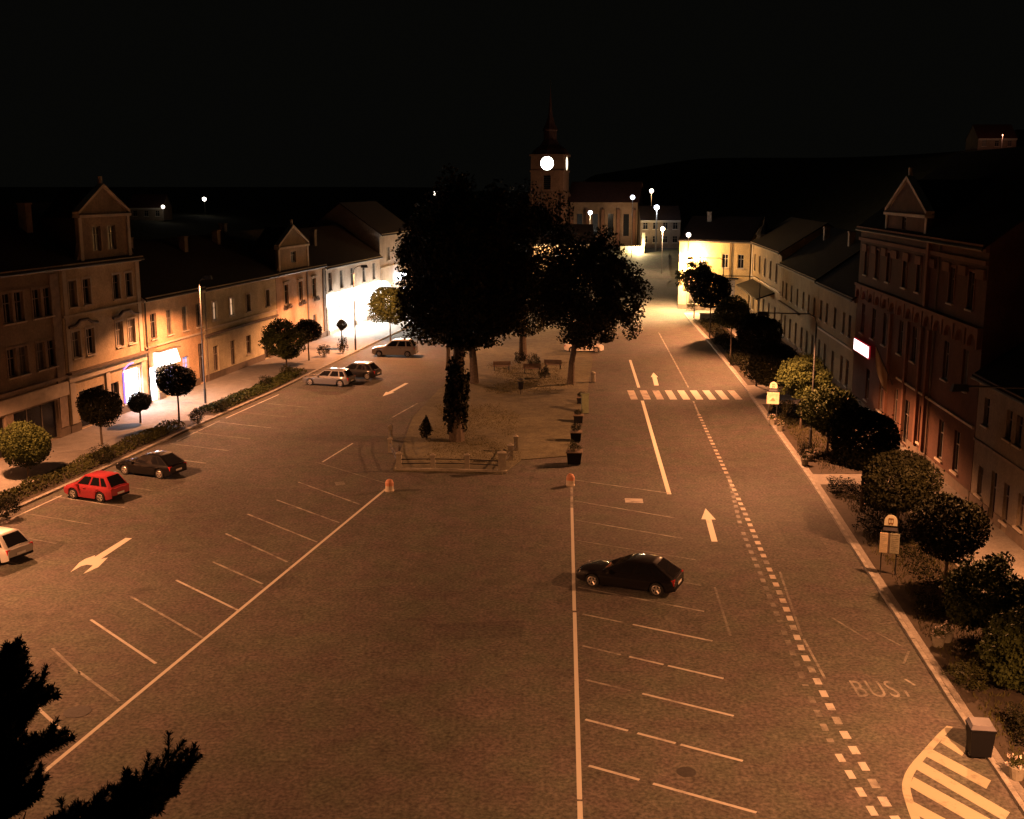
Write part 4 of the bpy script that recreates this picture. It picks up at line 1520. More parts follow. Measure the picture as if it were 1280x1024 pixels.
H7 = left_house('tallest grey house at the far end of the left row, beside the bright shop', 153.5, 170.0, 11.2, wallmat('grey', (0.34, 0.28, 0.23)))
for y in (157.5, 162, 166.5):
    H7.win(H7.S(y), 7.4, 1.6, 1.8, pane='pane')
for y in (157, 161, 165.5):
    H7.win(H7.S(y), 0.6, 2.6, 2.5, pane='shoplit', style='shop', sill=False)
H7.finish(ridge=4.0)
H7.band(6.4, 0.2, 0.14, 'trim')
for y in (157, 163):
    point_light('shop_glow', (H7.S(y), -1.6, 2.4), 110, (1.0, 0.86, 0.62), H7.root, 0.4)
bl = MB().box(H7.S(160.4), H7.S(161.6), -1.4, -0.15, 4.4, 5.4)
bl.build('hanging_sign', M['bulb_cool'], H7.root)
MB().tube([(H7.S(161), -0.01, 5.5), (H7.S(161), -1.3, 5.5)], 0.05, 6).build('bracket', M['pole'], H7.root)

# --- right row
R1 = right_house('grey two storey house at the right picture edge beside the red building', 40.0, 60.2, 7.45, wallmat('grey_cream', (0.22, 0.18, 0.13)))
for y in (42.5, 46.0, 49.6, 53.9, 55.3, 58.7):
    R1.win(R1.S(y), 4.8, 0.85, 1.5)
for y, z, hh in ((42.6, 0.9, 1.9), (46.1, 0.9, 1.9), (49.6, 0.15, 2.6), (52.8, 0.9, 1.7), (54.8, 0.6, 2.0), (56.7, 0.15, 2.6), (58.8, 0.9, 1.6)):
    R1.win(R1.S(y), z, 0.85, hh, pane='panered', style='door' if z < 0.3 else 'window', sill=z > 0.3)
R1.finish(rm='slate', cm='trimdark')
R1.band(3.7, 0.14, 0.08, 'chimney')
R1.chimney(6, 4), R1.chimney(14, 4)
MB().box(R1.S(50.9), R1.S(50.1), -0.5, -0.02, 3.35, 3.6).build('wall_sign', M['plate'], R1.root)

brick = wallmat('oxblood', (0.085, 0.042, 0.028))
R2 = right_house('tall dark red building with a pointed gable and a lit sign', 60.3, 91.0, 14.35, brick, 14, 'town_hall')
R2.root['category'] = 'building'
for y in (62.8, 66.4, 73.5, 77.0, 81.5, 85.0, 88.6):
    R2.win(R2.S(y), 10.6, 1.0, 2.1, pane='panered', sur='plain')
    R2.win(R2.S(y), 6.0, 1.05, 2.3, pane='panered', sur=None)
for y in (63.2, 66.3, 70.6, 77.2, 81.5, 85.8):
    R2.win(R2.S(y), 1.1, 1.05, 2.4, pane='pane', sur=None)
R2.win(R2.S(74.4), 0.15, 1.7, 3.1, pane='pane', style='door', sill=False)
R2.finish(cm='oxtrim', ridge=5.5, rm='slate')
R2.band(4.25, 0.14, 0.14, 'trim', R2.S(91) + 14, R2.L - 0.1)
R2.band(13.2, 0.25, 0.16, 'oxtrim')
# row of small arches (machicolation) above the first floor
for k in range(14):
    x = 1.1 + k * 2.2
    pts = [(x - 0.95, 8.65)] + [(x - 0.75 * math.cos(q * math.pi / 8), 8.65 + 0.75 * math.sin(q * math.pi / 8)) for q in range(0, 9)] + [(x + 0.95, 8.65), (x + 0.95, 9.6), (x - 0.95, 9.6)]
    R2.part('arch_moulding', MB().vprism(pts, -0.24, -0.01), M['oxtrim'])
R2.band(9.62, 0.2, 0.3, 'oxtrim')
for k in range(10):
    R2.part('corbel', MB().box(1.2 + k * 3.1, 2.6 + k * 3.1, -0.13, -0.01, 12.4, 12.95), M['oxtrim'])
R2.gable(R2.S(82.7), R2.S(72.4), 14.4, 15.4, 17.9, brick, [(R2.S(78.4), 14.5, 1.0, 0.85)], volute=False, back=5)
for y in (69.9, 71.6, 74.9, 79.6):
    R2.pilaster(R2.S(y), 0.42, 0.8, 8.5, 0.2, 'oxtrim')
R2.pilaster(R2.S(71.2), 0.5, 9.9, 14.0, 0.25, 'oxtrim')
R2.pipe(R2.S(69.0), 'trimdark')
bx = MB().box(R2.S(89.2), R2.S(84.0), -0.45, -0.33, 4.54, 5.54)
sgn = bx.build('lit_sign', M['signred'], R2.root)
lbl = MB()
for k in range(6):
    x0 = R2.S(89.1) + k * 0.84
    lbl.box(x0, x0 + 0.80, -0.475, -0.453, 4.62, 5.46)
lbl.build('sign_panel', M['signpink'], sgn)
point_light('sign_light', (R2.S(86.8), -0.75, 5.0), 1.5, (1.0, 0.10, 0.12), R2.root, 0.4)
# flag
fl = thing('flag', 'cream flag hanging from a slanted pole on the red building', 'flag', (facR(78.3) - 0.1, 78.3, 0), 0)
MB().tube([(0.1, 0, 3.6), (-1.5, -0.9, 6.4)], [0.035, 0.03], 6).build('pole', M['rail'], fl)
fm = MB()
for i in range(9):
    for j in range(9):
        t, s_ = i / 8, j / 8
        fm.v.append((-0.42 - 1.12 * t + 0.10 * s_, -0.26 - 0.62 * t + 0.10 * math.sin(7 * t + 2.2 * s_) * (0.3 + s_), 4.5 + 1.95 * t - 1.75 * s_ * (0.75 + 0.25 * math.sin(2.5 * t + 0.4))))
for i in range(8):
    for j in range(8):
        fm.f.append((i * 9 + j, (i + 1) * 9 + j, (i + 1) * 9 + j + 1, i * 9 + j + 1))
fm.build('cloth', M['flag'], fl, smooth=True)

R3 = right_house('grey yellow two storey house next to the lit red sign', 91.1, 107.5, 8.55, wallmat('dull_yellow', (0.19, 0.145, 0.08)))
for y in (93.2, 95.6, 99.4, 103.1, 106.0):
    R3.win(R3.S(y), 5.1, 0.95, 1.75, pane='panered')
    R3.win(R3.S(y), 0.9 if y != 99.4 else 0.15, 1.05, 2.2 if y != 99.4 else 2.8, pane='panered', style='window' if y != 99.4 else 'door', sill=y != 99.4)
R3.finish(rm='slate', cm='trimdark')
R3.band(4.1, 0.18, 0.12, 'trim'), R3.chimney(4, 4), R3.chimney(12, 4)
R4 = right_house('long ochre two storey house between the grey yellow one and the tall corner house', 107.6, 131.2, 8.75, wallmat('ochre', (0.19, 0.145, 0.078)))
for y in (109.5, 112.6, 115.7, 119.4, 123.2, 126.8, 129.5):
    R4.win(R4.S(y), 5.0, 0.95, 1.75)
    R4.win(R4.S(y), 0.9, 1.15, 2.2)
R4.finish(rm='slate', cm='trimdark')
R4.band(4.2, 0.2, 0.3, 'trimdark', R4.L * 0.0, R4.L * 0.6), R4.chimney(5, 4), R4.chimney(18, 4)
sk = MB().box(14.0, 15.4, 2.3, 3.4, 8.9 + 1.75, 8.9 + 1.95)
sk.v = [(x, y, z + (y - 2.8) * 0.7) for x, y, z in sk.v]
sk.build('skylight', M['polepale'], R4.roof)

# yellow corner house: facade to the square and a long glowing side wall facing the viewer
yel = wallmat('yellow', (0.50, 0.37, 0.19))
ca, cb_ = Vector((facR(131.3), 131.3)), Vector((facR(157.5), 157.5))
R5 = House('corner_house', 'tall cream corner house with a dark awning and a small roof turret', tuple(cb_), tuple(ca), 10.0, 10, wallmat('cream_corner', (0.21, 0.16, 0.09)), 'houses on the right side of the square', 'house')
for k in range(5):
    R5.win(2.8 + k * 5.0, 6.2, 1.1, 2.2, sur='plain')
    R5.win(2.8 + k * 5.0, 0.8, 1.5, 2.4)
R5.finish(ridge=3.2, rm='slate', cm='chimney')
R5.band(5.2, 0.2, 0.15, 'trim')
R5.pilaster(0.35, 0.6, 0.8, 9.5, 0.12, 'trim')
R5.part('awning', MB().add([(1.0, 0, 4.9), (22, 0, 4.9), (22, -2.2, 4.1), (1.0, -2.2, 4.1), (1.0, 0, 4.7), (22, 0, 4.7), (22, -2.2, 3.95), (1.0, -2.2, 3.95)],
                           [(3, 2, 1, 0), (4, 5, 6, 7), (0, 1, 5, 4), (1, 2, 6, 5), (2, 3, 7, 6), (3, 0, 4, 7)]), M['plastic'])
R5.part('turret', MB().lathe([(1.0, 10.0), (1.0, 10.9), (1.2, 11.0), (0.8, 11.7), (0.25, 12.3), (0.2, 12.6), (0.06, 13.4)], 10, (1.2, 1.3, 0)), M['slate'])
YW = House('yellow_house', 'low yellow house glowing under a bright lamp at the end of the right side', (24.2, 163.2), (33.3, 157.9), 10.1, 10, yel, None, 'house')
for x in (3.6, 6.9, 9.2):
    YW.win(x, 6.2 if x > 4 else 6.0, 0.95 if x < 4 else 0.9, 1.9, pane='pane' if x > 4 else 'blind', frame='framepale')
YW.win(7.4, 1.9, 2.2, 2.6, pane='blind', frame='plastic', sill=False)
YW.win(2.2, 0.9, 1.3, 2.0), YW.win(4.6, 0.9, 1.3, 2.0)
YW.finish(roof='gable', cm='trimdark', ridge=3.0)
YW.pipe(6.95 + 0.7, 'trimdark')
YW.chimney(3, 4)
YW.part('door_canopy', MB().box(5.6, 9.0, -0.7, -0.02, 4.62, 4.85), M['plastic'])
# pale low wall
lw = thing('low_wall', 'pale low wall between the trees in front of the yellow house', 'wall', (24.6, 146, 0.12))
MB().box(0, 7.5, 0, 0.35, 0, 1.0).build('masonry', M['stone'], lw)
MB().box(-0.08, 7.58, -0.08, 0.43, 1.002, 1.12).build('coping', M['trim'], lw)
lamp = globe_lamp(25.0, 160.4, 0.0, 10.8, 'glaring street lamp right before the yellow house', 'bulb_warm', 0.32, 0, WARM)
point_light('lamp_light', (0.35, 0.3, 7.6), 900, (1.0, 0.54, 0.20), lamp, 0.3)
spot_light('lamp_light', (-1.2, -0.4, 9.6), 8500, (1.0, 0.55, 0.24), lamp, 140, 0.5, False, (-0.5, 0.1, -1))

# ------------------------------------------------------------------ church and the far end
ZC = float(height(8, 262))
ch = thing('church', 'church with a lit clock tower and a nave beyond the park trees', 'church', (8.7, 262.0, ZC), R(-12))
brickc = wallmat('church_stone', (0.13, 0.058, 0.035))
TW = 3.75
tw = MB()
wall_grid(tw, -TW, TW, 0, 20.4, [(-0.8, 0.8, 13.0, 16.2)], -TW, 0.5)
tw.quad((TW, -TW, 0), (TW, TW, 0), (TW, TW, 20.4), (TW, -TW, 20.4)).quad((-TW, TW, 0), (-TW, -TW, 0), (-TW, -TW, 20.4), (-TW, TW, 20.4)).quad((TW, TW, 0), (-TW, TW, 0), (-TW, TW, 20.4), (TW, TW, 20.4))
tw.build('tower', brickc, ch)
lv = MB()
for k in range(7):
    lv.box(-0.78, 0.78, -TW + 0.2, -TW + 0.42, 13.05 + k * 0.45, 13.3 + k * 0.45)
lv.build('louvres', M['slate'], ch)
tc_ = MB()
for z, p in ((20.4, 0.35), (12.0, 0.18), (16.9, 0.18)):
    tc_.box(-TW - p, TW + p, -TW - p, TW + p, z + 0.003, z + 0.4)
tc_.build('cornice', brickc, ch)
cpilast = MB()
for sx in (-1, 1):
    for sy in (-1, 1):
        cpilast.box(sx * TW - 0.45, sx * TW + 0.45, sy * TW - 0.45, sy * TW + 0.45, 0, 11.99)
cpilast.build('buttress', brickc, ch)
MB().lathe([(4.6, 20.8), (3.6, 22.0), (2.2, 23.0), (1.5, 24.2), (1.5, 26.0), (1.8, 26.3), (1.1, 27.6), (0.5, 29.5), (0.22, 33.0), (0.05, 35.5)], 8).build('spire', M['roofred'], ch)
MB().box(-0.06, 0.06, -0.06, 0.06, 35.5, 37.2).box(-0.45, 0.45, -0.055, 0.055, 36.4, 36.52).build('cross', M['rail'], ch)


def clock_face(rot, m, r, name='clock_dial'):
    d = MB()
    n = 32
    d.v = [(r * math.cos(2 * math.pi * k / n), -TW - 0.12, 18.8 + r * math.sin(2 * math.pi * k / n)) for k in range(n)]
    d.f = [tuple(range(n))]
    o = d.build(name, m, ch)
    o.rotation_euler = (0, 0, rot)
    ring = MB()
    pts = [(r * 1.04 * math.cos(2 * math.pi * k / n), -TW - 0.08, 18.8 + r * 1.04 * math.sin(2 * math.pi * k / n)) for k in range(n + 1)]
    ring.tube(pts, 0.09, 5, False).build('rim', M['rail'], o)
    hd = MB()
    for a, ln, w in ((R(62), 0.95, 0.05), (R(200), 1.3, 0.035)):
        c_, s_ = math.cos(a), math.sin(a)
        y_ = -TW - 0.15
        hd.quad((-s_ * w, y_, 18.8 + c_ * w), (s_ * w, y_, 18.8 - c_ * w), (c_ * ln + s_ * w, y_, 18.8 + s_ * ln - c_ * w), (c_ * ln - s_ * w, y_, 18.8 + s_ * ln + c_ * w))
    hd.build('clock_hands', M['rail'], o)


clock_face(0, M['clock'], 1.48)
clock_face(math.pi / 2, M['clockside'], 1.5)
nv = MB()
nh = [(6.0 + k * 3.6, 7.3 + k * 3.6, 2.5, 7.5) for k in range(4)]
wall_grid(nv, TW + 0.01, 20, 0, 10.3, nh, 2.0, 0.3)
nv.quad((20, 2, 0), (20, 14, 0), (20, 14, 10.3), (20, 2, 10.3)).quad((TW + 0.01, 14, 0), (TW + 0.01, 2, 0), (TW + 0.01, 2, 10.3), (TW + 0.01, 14, 10.3))
nv.add([(20, 2, 10.3), (20, 14, 10.3), (20, 8, 14.6)], [(0, 1, 2)])
nv.build('nave_wall', wallmat('nave', (0.17, 0.10, 0.065)), ch)
for a, b, c_, d_ in nh:
    MB().quad((a, 2.25, c_), (b, 2.25, c_), (b, 2.25, d_), (a, 2.25, d_)).build('window', M['pane'], ch)
MB().add([(TW, 1.6, 10.1), (20.4, 1.6, 10.1), (20.4, 8, 14.8), (TW, 8, 14.8), (20.4, 14.4, 10.1), (TW, 14.4, 10.1)], [(0, 1, 2, 3), (3, 2, 4, 5), (0, 5, 4, 1)]).build('roof', M['roofred'], ch)
for k in range(5):
    MB().box(4.6 + k * 3.6, 5.3 + k * 3.6, 1.2, 1.99, 0, 8.5).build('buttress', brickc, ch)
# terrace wall before the church, its corner lit
tz = float(height(26, 246))
te = thing('terrace_wall', 'low pale wall with a lit corner below the church', 'wall', (23.6, 246, tz))
MB().box(0, 5.2, 0, 0.4, -0.5, 1.5).box(4.8, 5.2, 0.41, 8, -0.5, 1.5).build('masonry', M['stone'], te)
MB().box(4.7, 5.3, -0.1, 0.55, 1.502, 4.4).build('gate_pillar', M['stone'], te)
point_light('lamp_light', (3.6, -1.3, 1.4), 700, (1.0, 0.72, 0.34), te, 0.3)
globe_lamp(17.2, 250, float(height(17, 250)), 8.3, 'bluish lamp right of the church tower', 'bulb_cool', 0.45, 170, (1.0, 0.66, 0.36))
globe_lamp(31.8, 250, float(height(31.8, 250)), 9.4, 'bluish white lamp on a tall pale pole by the far street', 'bulb_cool', 0.55, 60, COOL, pole_r=0.16)
globe_lamp(25.4, 240, float(height(25.4, 240)), 12.7, 'bluish lamp with a reddish side above the church nave roof end', 'bulb_cool', 0.45, 0)
globe_lamp(37.3, 305, float(height(37, 305)), 12.6, 'small white lamp highest above the far street', 'bulb_warm', 0.55, 150, WARM)
globe_lamp(29.5, 222, float(height(29.5, 222)), 9.0, 'small warm lamp beside the far street', 'bulb_warm', 0.42, 700, (1.0, 0.6, 0.3))
globe_lamp(-20.0, 300, float(height(-20, 300)), 12.0, 'single white lamp above the big park trees, left of the church tower', 'bulb_warm', 0.65, 0)
globe_lamp(-94.5, 350, float(height(-94.5, 350)), 5.0, 'lone white lamp on the dark slope above the left roofs', 'bulb_warm', 0.6, 0)
globe_lamp(-92.0, 300, float(height(-92, 300)), 4.0, 'white lamp beside the faint hillside house on the left', 'bulb_warm', 0.45, 0, WARM)


def small_house(name, label, x, y, w, d, h, rz, wm, rm='roofred', wins=3, group='far houses', lit=None, ang=0.0):
    z0 = float(height(x, y))
    c_, s_ = math.cos(ang), math.sin(ang)
    H_ = House(name, label, (x - w / 2 * c_, y - w / 2 * s_), (x + w / 2 * c_, y + w / 2 * s_), h, d, wm, group, 'house', z0)
    for k in range(wins):
        H_.win(w * (k + 0.5) / wins, 1.0 if h < 5 else 1.2, 1.1, 1.5, pane='pane' if lit != k else 'curtain')
        if h > 5.5:
            H_.win(w * (k + 0.5) / wins, 4.2, 1.1, 1.5)
    return H_.finish(rm=rm, ridge=rz, base=False, over=0.3)


hw = wallmat('far_house', (0.19, 0.14, 0.10))
small_house('far_house', 'faint hillside house beside the white lamp on the left', -97.5, 303, 9, 8, 3.2, 3.4, hw)
small_house('far_house', 'faint reddish house high on the right hillside', 126.5, 300, 10, 8, 3.0, 3.6, hw)
small_house('far_house', 'faint house at the right picture edge on the hillside', 139, 306, 7, 8, 2.6, 3.0, hw)
globe_lamp(125.0, 293.5, float(height(125, 293.5)), 3.6, 'added dim lamp before the reddish house on the right hillside', 'bulb_dim', 0.16, 30, (1.0, 0.40, 0.25))  # added to light the house; no lamp is seen there
small_house('far_house', 'grey house closing the far street', 33.5, 256, 9, 8, 6.2, 3, hw, 'roof', 4)
small_house('far_house', 'warm lit house glimpsed through the gap between the park trees', 9.2, 203, 11, 9, 7.5, 3.2, wallmat('warm', (0.45, 0.33, 0.2)), 'roof', 4)
globe_lamp(8.2, 199.5, 0.0, 5.6, 'small lamp before the warm lit house behind the park trees', 'bulb_warm', 0.22, 700, WARM)
small_house('far_house', 'dark roofed house behind the park trees, left of the church tower', -10, 208, 16, 9, 6.5, 3.6, hw, 'roof', 5)
small_house('far_house', 'house with a red roof rising behind the left row', -44, 128, 14, 10, 8.6, 4.0, hw, 'roofred', 4, ang=R(80))
small_house('far_house', 'red roofed house behind the apricot one', -47.5, 97, 9, 9, 9.3, 3.4, hw, 'roofred', 3, ang=R(80))


# ------------------------------------------------------------------ cars
def car(label, x, y, hx, hy, L_=4.3, Wd=1.74, Ht=1.48, style='hatch', col=(0.02, 0.02, 0.025), metal=0.2, group='cars parked on the square', z0=0.0, cat='car'):
    """heading (hx, hy); local +x is forward"""
    rt = thing('parked_car', label, cat, (x, y, z0), math.atan2(hy, hx), group)
    pm = paintmat('car_paint', col, metal)
    hw_ = Wd / 2
    hl = L_ / 2
    wr = 0.31
    wf, wb = hl - 0.80, -hl + 0.78
    belt = Ht * 0.60
    hood = Ht * 0.545
    # length-wise profile: (x, top z)
    if style == 'sedan':
        a_ws, a_rf, a_rr, a_rw = hl * 0.44, hl * 0.06, -hl * 0.42, -hl * 0.74
    elif style == 'liftback':
        a_ws, a_rf, a_rr, a_rw = hl * 0.47, -hl * 0.03, -hl * 0.60, -hl * 0.97
    elif style == 'estate':
        a_ws, a_rf, a_rr, a_rw = hl * 0.44, hl * 0.08, -hl * 0.78, -hl * 0.95
    else:
        a_ws, a_rf, a_rr, a_rw = hl * 0.52, hl * 0.14, -hl * 0.70, -hl * 0.95
    N = 72
    secs = []
    for i in range(N + 1):
        t = i / N
        px = -hl + L_ * t
        nose = max(0.0, (px - (hl - 0.75)) / 0.75)
        tail = max(0.0, (-hl + 0.55 - px) / 0.55)
        w = hw_ * (1 - 0.20 * nose ** 2.2 - 0.12 * tail ** 2.2)
        if px > a_ws:
            top = hood + (belt - hood) * max(0, 1 - (px - a_ws) / 0.5) ** 1.5 - 0.17 * nose ** 2
        elif px < a_rw:
            top = belt - (0.06 if style == 'sedan' else 0.10) * tail ** 2
        else:
            top = belt
        zb = 0.19 + 0.10 * nose ** 2 + 0.12 * tail ** 2
        ar = zb
        for wc in (wf, wb):
            dx = abs(px - wc)
            if dx < wr + 0.05:
                ar = max(ar, wr + math.sqrt(max(0, (wr + 0.05) ** 2 - dx * dx)))
        top = max(top, zb + 0.3)
        zm = zb + (top - zb) * 0.55
        arc = min(ar, top - 0.12)
        secs.append([(0, zb), (w * 0.80, zb), (w * 0.80, arc + 0.001), (w * 0.97, arc + 0.002), (w, max(zm, arc + 0.02)), (w * 0.985, max(top - 0.12, arc + 0.04)), (w * 0.92, top - 0.02), (w * 0.78, top + 0.008), (0, top + 0.035)])
    b = MB()
    K = len(secs[0])
    for side in (1, -1):
        o0 = len(b.v)
        for i, sc in enumerate(secs):
            px = -hl + L_ * i / N
            b.v += [(px, side * p[0], p[1]) for p in sc]
        for i in range(N):
            for k in range(K - 1):
                f = (o0 + i * K + k, o0 + (i + 1) * K + k, o0 + (i + 1) * K + k + 1, o0 + i * K + k + 1)
                b.f.append(f if side < 0 else f[::-1])
        for e in (0, N):
            f = tuple(o0 + e * K + k for k in range(K))
            b.f.append(f if (e == 0) == (side > 0) else f[::-1])
    # greenhouse shell
    wb0, wr0 = hw_ * 0.90, hw_ * 0.70
    zr = Ht - 0.05
    def ring(z, xf, xr, w, cf=0.06):
        return [(xf, w * 0.86, z), (xf - cf, w, z), (xr + cf, w, z), (xr, w * 0.86, z), (xr, -w * 0.86, z), (xr + cf, -w, z), (xf - cf, -w, z), (xf, -w * 0.86, z)]
    r0 = ring(belt - 0.02, a_ws, a_rw, wb0)
    r1 = ring(zr, a_rf, a_rr, wr0)
    r2 = ring(Ht, a_rf - 0.22, a_rr + 0.18, wr0 * 0.80)
    o0 = len(b.v)
    b.v += r0 + r1 + r2
    for q in range(2):
        for k in range(8):
            k2 = (k + 1) % 8
            b.f.append((o0 + q * 8 + k, o0 + q * 8 + k2, o0 + q * 8 + 8 + k2, o0 + q * 8 + 8 + k)[::-1])
    b.f.append(tuple(o0 + 16 + k for k in range(8))[::-1])
    body = b.build('body', pm, rt)
    me = body.data
    me.polygons.foreach_set('use_smooth', [True] * len(me.polygons))
    try:
        me.set_sharp_from_angle(angle=R(38))
    except Exception:
        pass

    def lerp3(a, c, t):
        return tuple(a[i] + (c[i] - a[i]) * t for i in range(3))

    def pane(name, A, B, C_, D, off):
        """glass quad A,B bottom, C_,D top, inset and pushed out"""
        c = [sum(p[i] for p in (A, B, C_, D)) / 4 for i in range(3)]
        m_ = MB()
        vs = []
        for p in (A, B, C_, D):
            q = lerp3(p, c, 0.07)
            vs.append((q[0] + off[0], q[1] + off[1], q[2] + off[2]))
        n = (Vector(vs[1]) - Vector(vs[0])).cross(Vector(vs[3]) - Vector(vs[0]))
        m_.add(vs, [(0, 1, 2, 3)] if n.dot(Vector(off)) > 0 else [(3, 2, 1, 0)])
        return m_.build(name, M['carglass'], rt)
    e = 0.006
    pane('windscreen', r0[0], r0[7], r1[7], r1[0], (e, 0, e))
    pane('rear_window', r0[4], r0[3], r1[3], r1[4], (-e, 0, e))
    for sgn in (1, -1):
        if sgn > 0:
            f0, b0_, f1, b1 = r0[1], r0[2], r1[1], r1[2]
        else:
            f0, b0_, f1, b1 = r0[6], r0[5], r1[6], r1[5]
        cuts = [(0.05, 0.40), (0.44, 0.74)] + ([(0.78, 0.96)] if style != 'sedan' else [(0.78, 0.90)])
        for s0, s1 in cuts:
            A, B = lerp3(f0, b0_, s0), lerp3(f0, b0_, s1)
            D, C_ = lerp3(f1, b1, s0), lerp3(f1, b1, s1)
            A, B, D, C_ = lerp3(A, D, 0.08), lerp3(B, C_, 0.08), lerp3(A, D, 0.90), lerp3(B, C_, 0.90)
            pane('side_window', A, B, C_, D, (0, sgn * e, e * 0.3))
        # mirror, handles
        MB().box(a_ws - 0.40, a_ws - 0.28, sgn * (hw_ + 0.05) - 0.08, sgn * (hw_ + 0.05) + 0.08, belt - 0.06, belt + 0.07).build('door_mirror', pm, rt)
        for hx_ in (0.10, -0.82):
            if hx_ - 0.1 > a_rw:
                MB().box(hx_ - 0.09, hx_ + 0.09, sgn * hw_ * 0.985 - 0.02, sgn * hw_ * 0.985 + 0.025, belt - 0.16, belt - 0.12).build('door_handle', pm if style != 'estate' else M['chrome'], rt)
        # lamps
        y0, y1 = sorted((sgn * hw_ * 0.52, sgn * hw_ * 0.83))
        hz = hood - 0.24
        MB().add([(hl - 0.03, y0, hz), (hl - 0.10, y1, hz), (hl - 0.16, y1, hz + 0.13), (hl - 0.09, y0, hz + 0.13), (hl - 0.4, y0, hz), (hl - 0.4, y1, hz), (hl - 0.4, y1, hz + 0.13), (hl - 0.4, y0, hz + 0.13)],
                 [(0, 1, 2, 3), (4, 7, 6, 5), (3, 2, 6, 7), (0, 4, 5, 1), (0, 3, 7, 4), (1, 5, 6, 2)]).build('headlight', M['lampglass'], rt)
        y0, y1 = sorted((sgn * hw_ * 0.64, sgn * hw_ * 0.90))
        tz_ = belt - 0.30
        MB().box(-hl + 0.015, -hl + 0.22, y0, y1, tz_, tz_ + 0.24).build('tail_light', M['tail'], rt)
    # bumpers, plate, underside
    MB().box(-hl - 0.02, -hl + 0.18, -hw_ * 0.84, hw_ * 0.84, 0.30, 0.42).build('rear_bumper_strip', M['plastic'], rt)
    MB().box(hl - 0.12, hl - 0.005, -hw_ * 0.55, hw_ * 0.55, 0.32, 0.50).build('grille', M['plastic'], rt)
    MB().box(-hl - 0.035, -hl - 0.022, -0.26, 0.26, 0.46, 0.57).build('number_plate', M['plate'], rt)
    MB().box(-hl + 0.3, hl - 0.3, -hw_ * 0.78, hw_ * 0.78, 0.17, 0.55).build('underbody', M['plastic'], rt)
    # wheels
    for wx in (wf, wb):
        for sgn in (1, -1):
            ty = MB()
            ty.lathe([(wr * 0.62, -0.10), (wr * 0.96, -0.10), (wr, -0.07), (wr, 0.07), (wr * 0.96, 0.10), (wr * 0.62, 0.10)], 22)
            ty.v = [(p[0], p[2], p[1]) for p in ty.v]
            ty.f = [f[::-1] for f in ty.f]
            w = ty.build('wheel', M['tyre'], rt, loc=(wx, sgn * (hw_ - 0.11), wr))
            rm_ = MB()
            yy = sgn * 0.102
            n = 5
            rm_.tube([(0, yy * 0.7, 0), (0, yy * 1.12, 0)], 0.06, 8)
            ringp = [(wr * 0.60 * math.cos(q * math.pi / 10), yy, wr * 0.60 * math.sin(q * math.pi / 10)) for q in range(21)]
            rm_.tube(ringp, 0.025, 5, False)
            for q in range(n):
                a = 2 * math.pi * q / n + 0.3
                rm_.tube([(0.03 * math.cos(a), yy, 0.03 * math.sin(a)), (wr * 0.6 * math.cos(a), yy, wr * 0.6 * math.sin(a))], [0.045, 0.035], 5)
            rm_.build('rim', M['rim'], w)
    return rt


hd_ = (-0.92, 0.39)
car('dark estate car standing alone across the right parking bays', 5.2, 47.2, *hd_, 4.5, 1.78, 1.40, 'liftback', (0.004, 0.003, 0.004), 0.0)
car('small red hatchback parked at the left kerb', -23.65, 61.6, *hd_, 3.55, 1.62, 1.50, 'hatch', (0.30, 0.030, 0.040), 0.0)
car('black car parked beside the red hatchback', -22.25, 67.0, *hd_, 4.25, 1.72, 1.42, 'liftback', (0.004, 0.0035, 0.004), 0.0)
car('pale silver car cut off by the left picture edge', -24.95, 51.1, *hd_, 4.1, 1.70, 1.44, 'hatch', (0.34, 0.33, 0.32), 0.2)
car('silver estate car parked near the bright shop', -16.4, 98.9, -0.96, 0.28, 4.5, 1.76, 1.48, 'estate', (0.13, 0.125, 0.12), 0.3)
car('dark car parked just beyond the silver estate car', -14.4, 102.7, -0.96, 0.28, 4.3, 1.74, 1.46, 'hatch', (0.010, 0.009, 0.009), 0.1)
car('pale van like car parked before the glaring shop', -12.3, 116.6, -0.99, 0.12, 4.6, 1.80, 1.75, 'estate', (0.24, 0.22, 0.19), 0.1)
car('white car half hidden beneath the spreading park tree', 7.75, 119.6, 1.0, -0.05, 4.2, 1.72, 1.45, 'hatch', (0.62, 0.58, 0.52), 0.0)


# ------------------------------------------------------------------ street furniture
# low stone post railing at the front of the park
rl = thing('park_railing', 'low railing of pale stone posts and dark rails at the front corner of the park', 'railing', (0, 0, 0.06))
posts = [(-7.05, 67.95, 0.16, 0.95), (-4.95, 68.1, 0.14, 0.8), (-2.80, 67.95, 0.15, 0.85), (-0.62, 67.5, 0.24, 1.1), (-0.1, 70.4, 0.17, 0.9), (0.25, 73.0, 0.14, 0.9), (-8.1, 72.5, 0.13, 0.85), (-8.5, 76.5, 0.13, 0.85)]
pr_mesh = {}
for x, y, w, h in posts:
    m_ = MB().box(-w, w, -w, w, 0, h).box(-w - 0.04, w + 0.04, -w - 0.04, w + 0.04, h + 0.002, h + 0.08)
    m_.add([(-w, -w, h + 0.082), (w, -w, h + 0.082), (w, w, h + 0.082), (-w, w, h + 0.082), (0, 0, h + 0.2)], [(0, 1, 4), (1, 2, 4), (2, 3, 4), (3, 0, 4)])
    m_.build('post', M['stone'], rl, loc=(x, y, 0))
order = [7, 6, 0, 1, 2, 3, 4, 5]
for a, b in zip(order, order[1:]):
    pa, pb = posts[a], posts[b]
    for z in (0.35, 0.62):
        MB().tube([(pa[0], pa[1], z), (pb[0], pb[1], z)], 0.035, 6).build('rail', M['rail'], rl)
MB().prism([(-7.3, 67.7), (-0.3, 67.1), (-0.3, 67.4), (-7.3, 68.0)], -0.05, 0.10).build('base_course', M['stone'], rl)

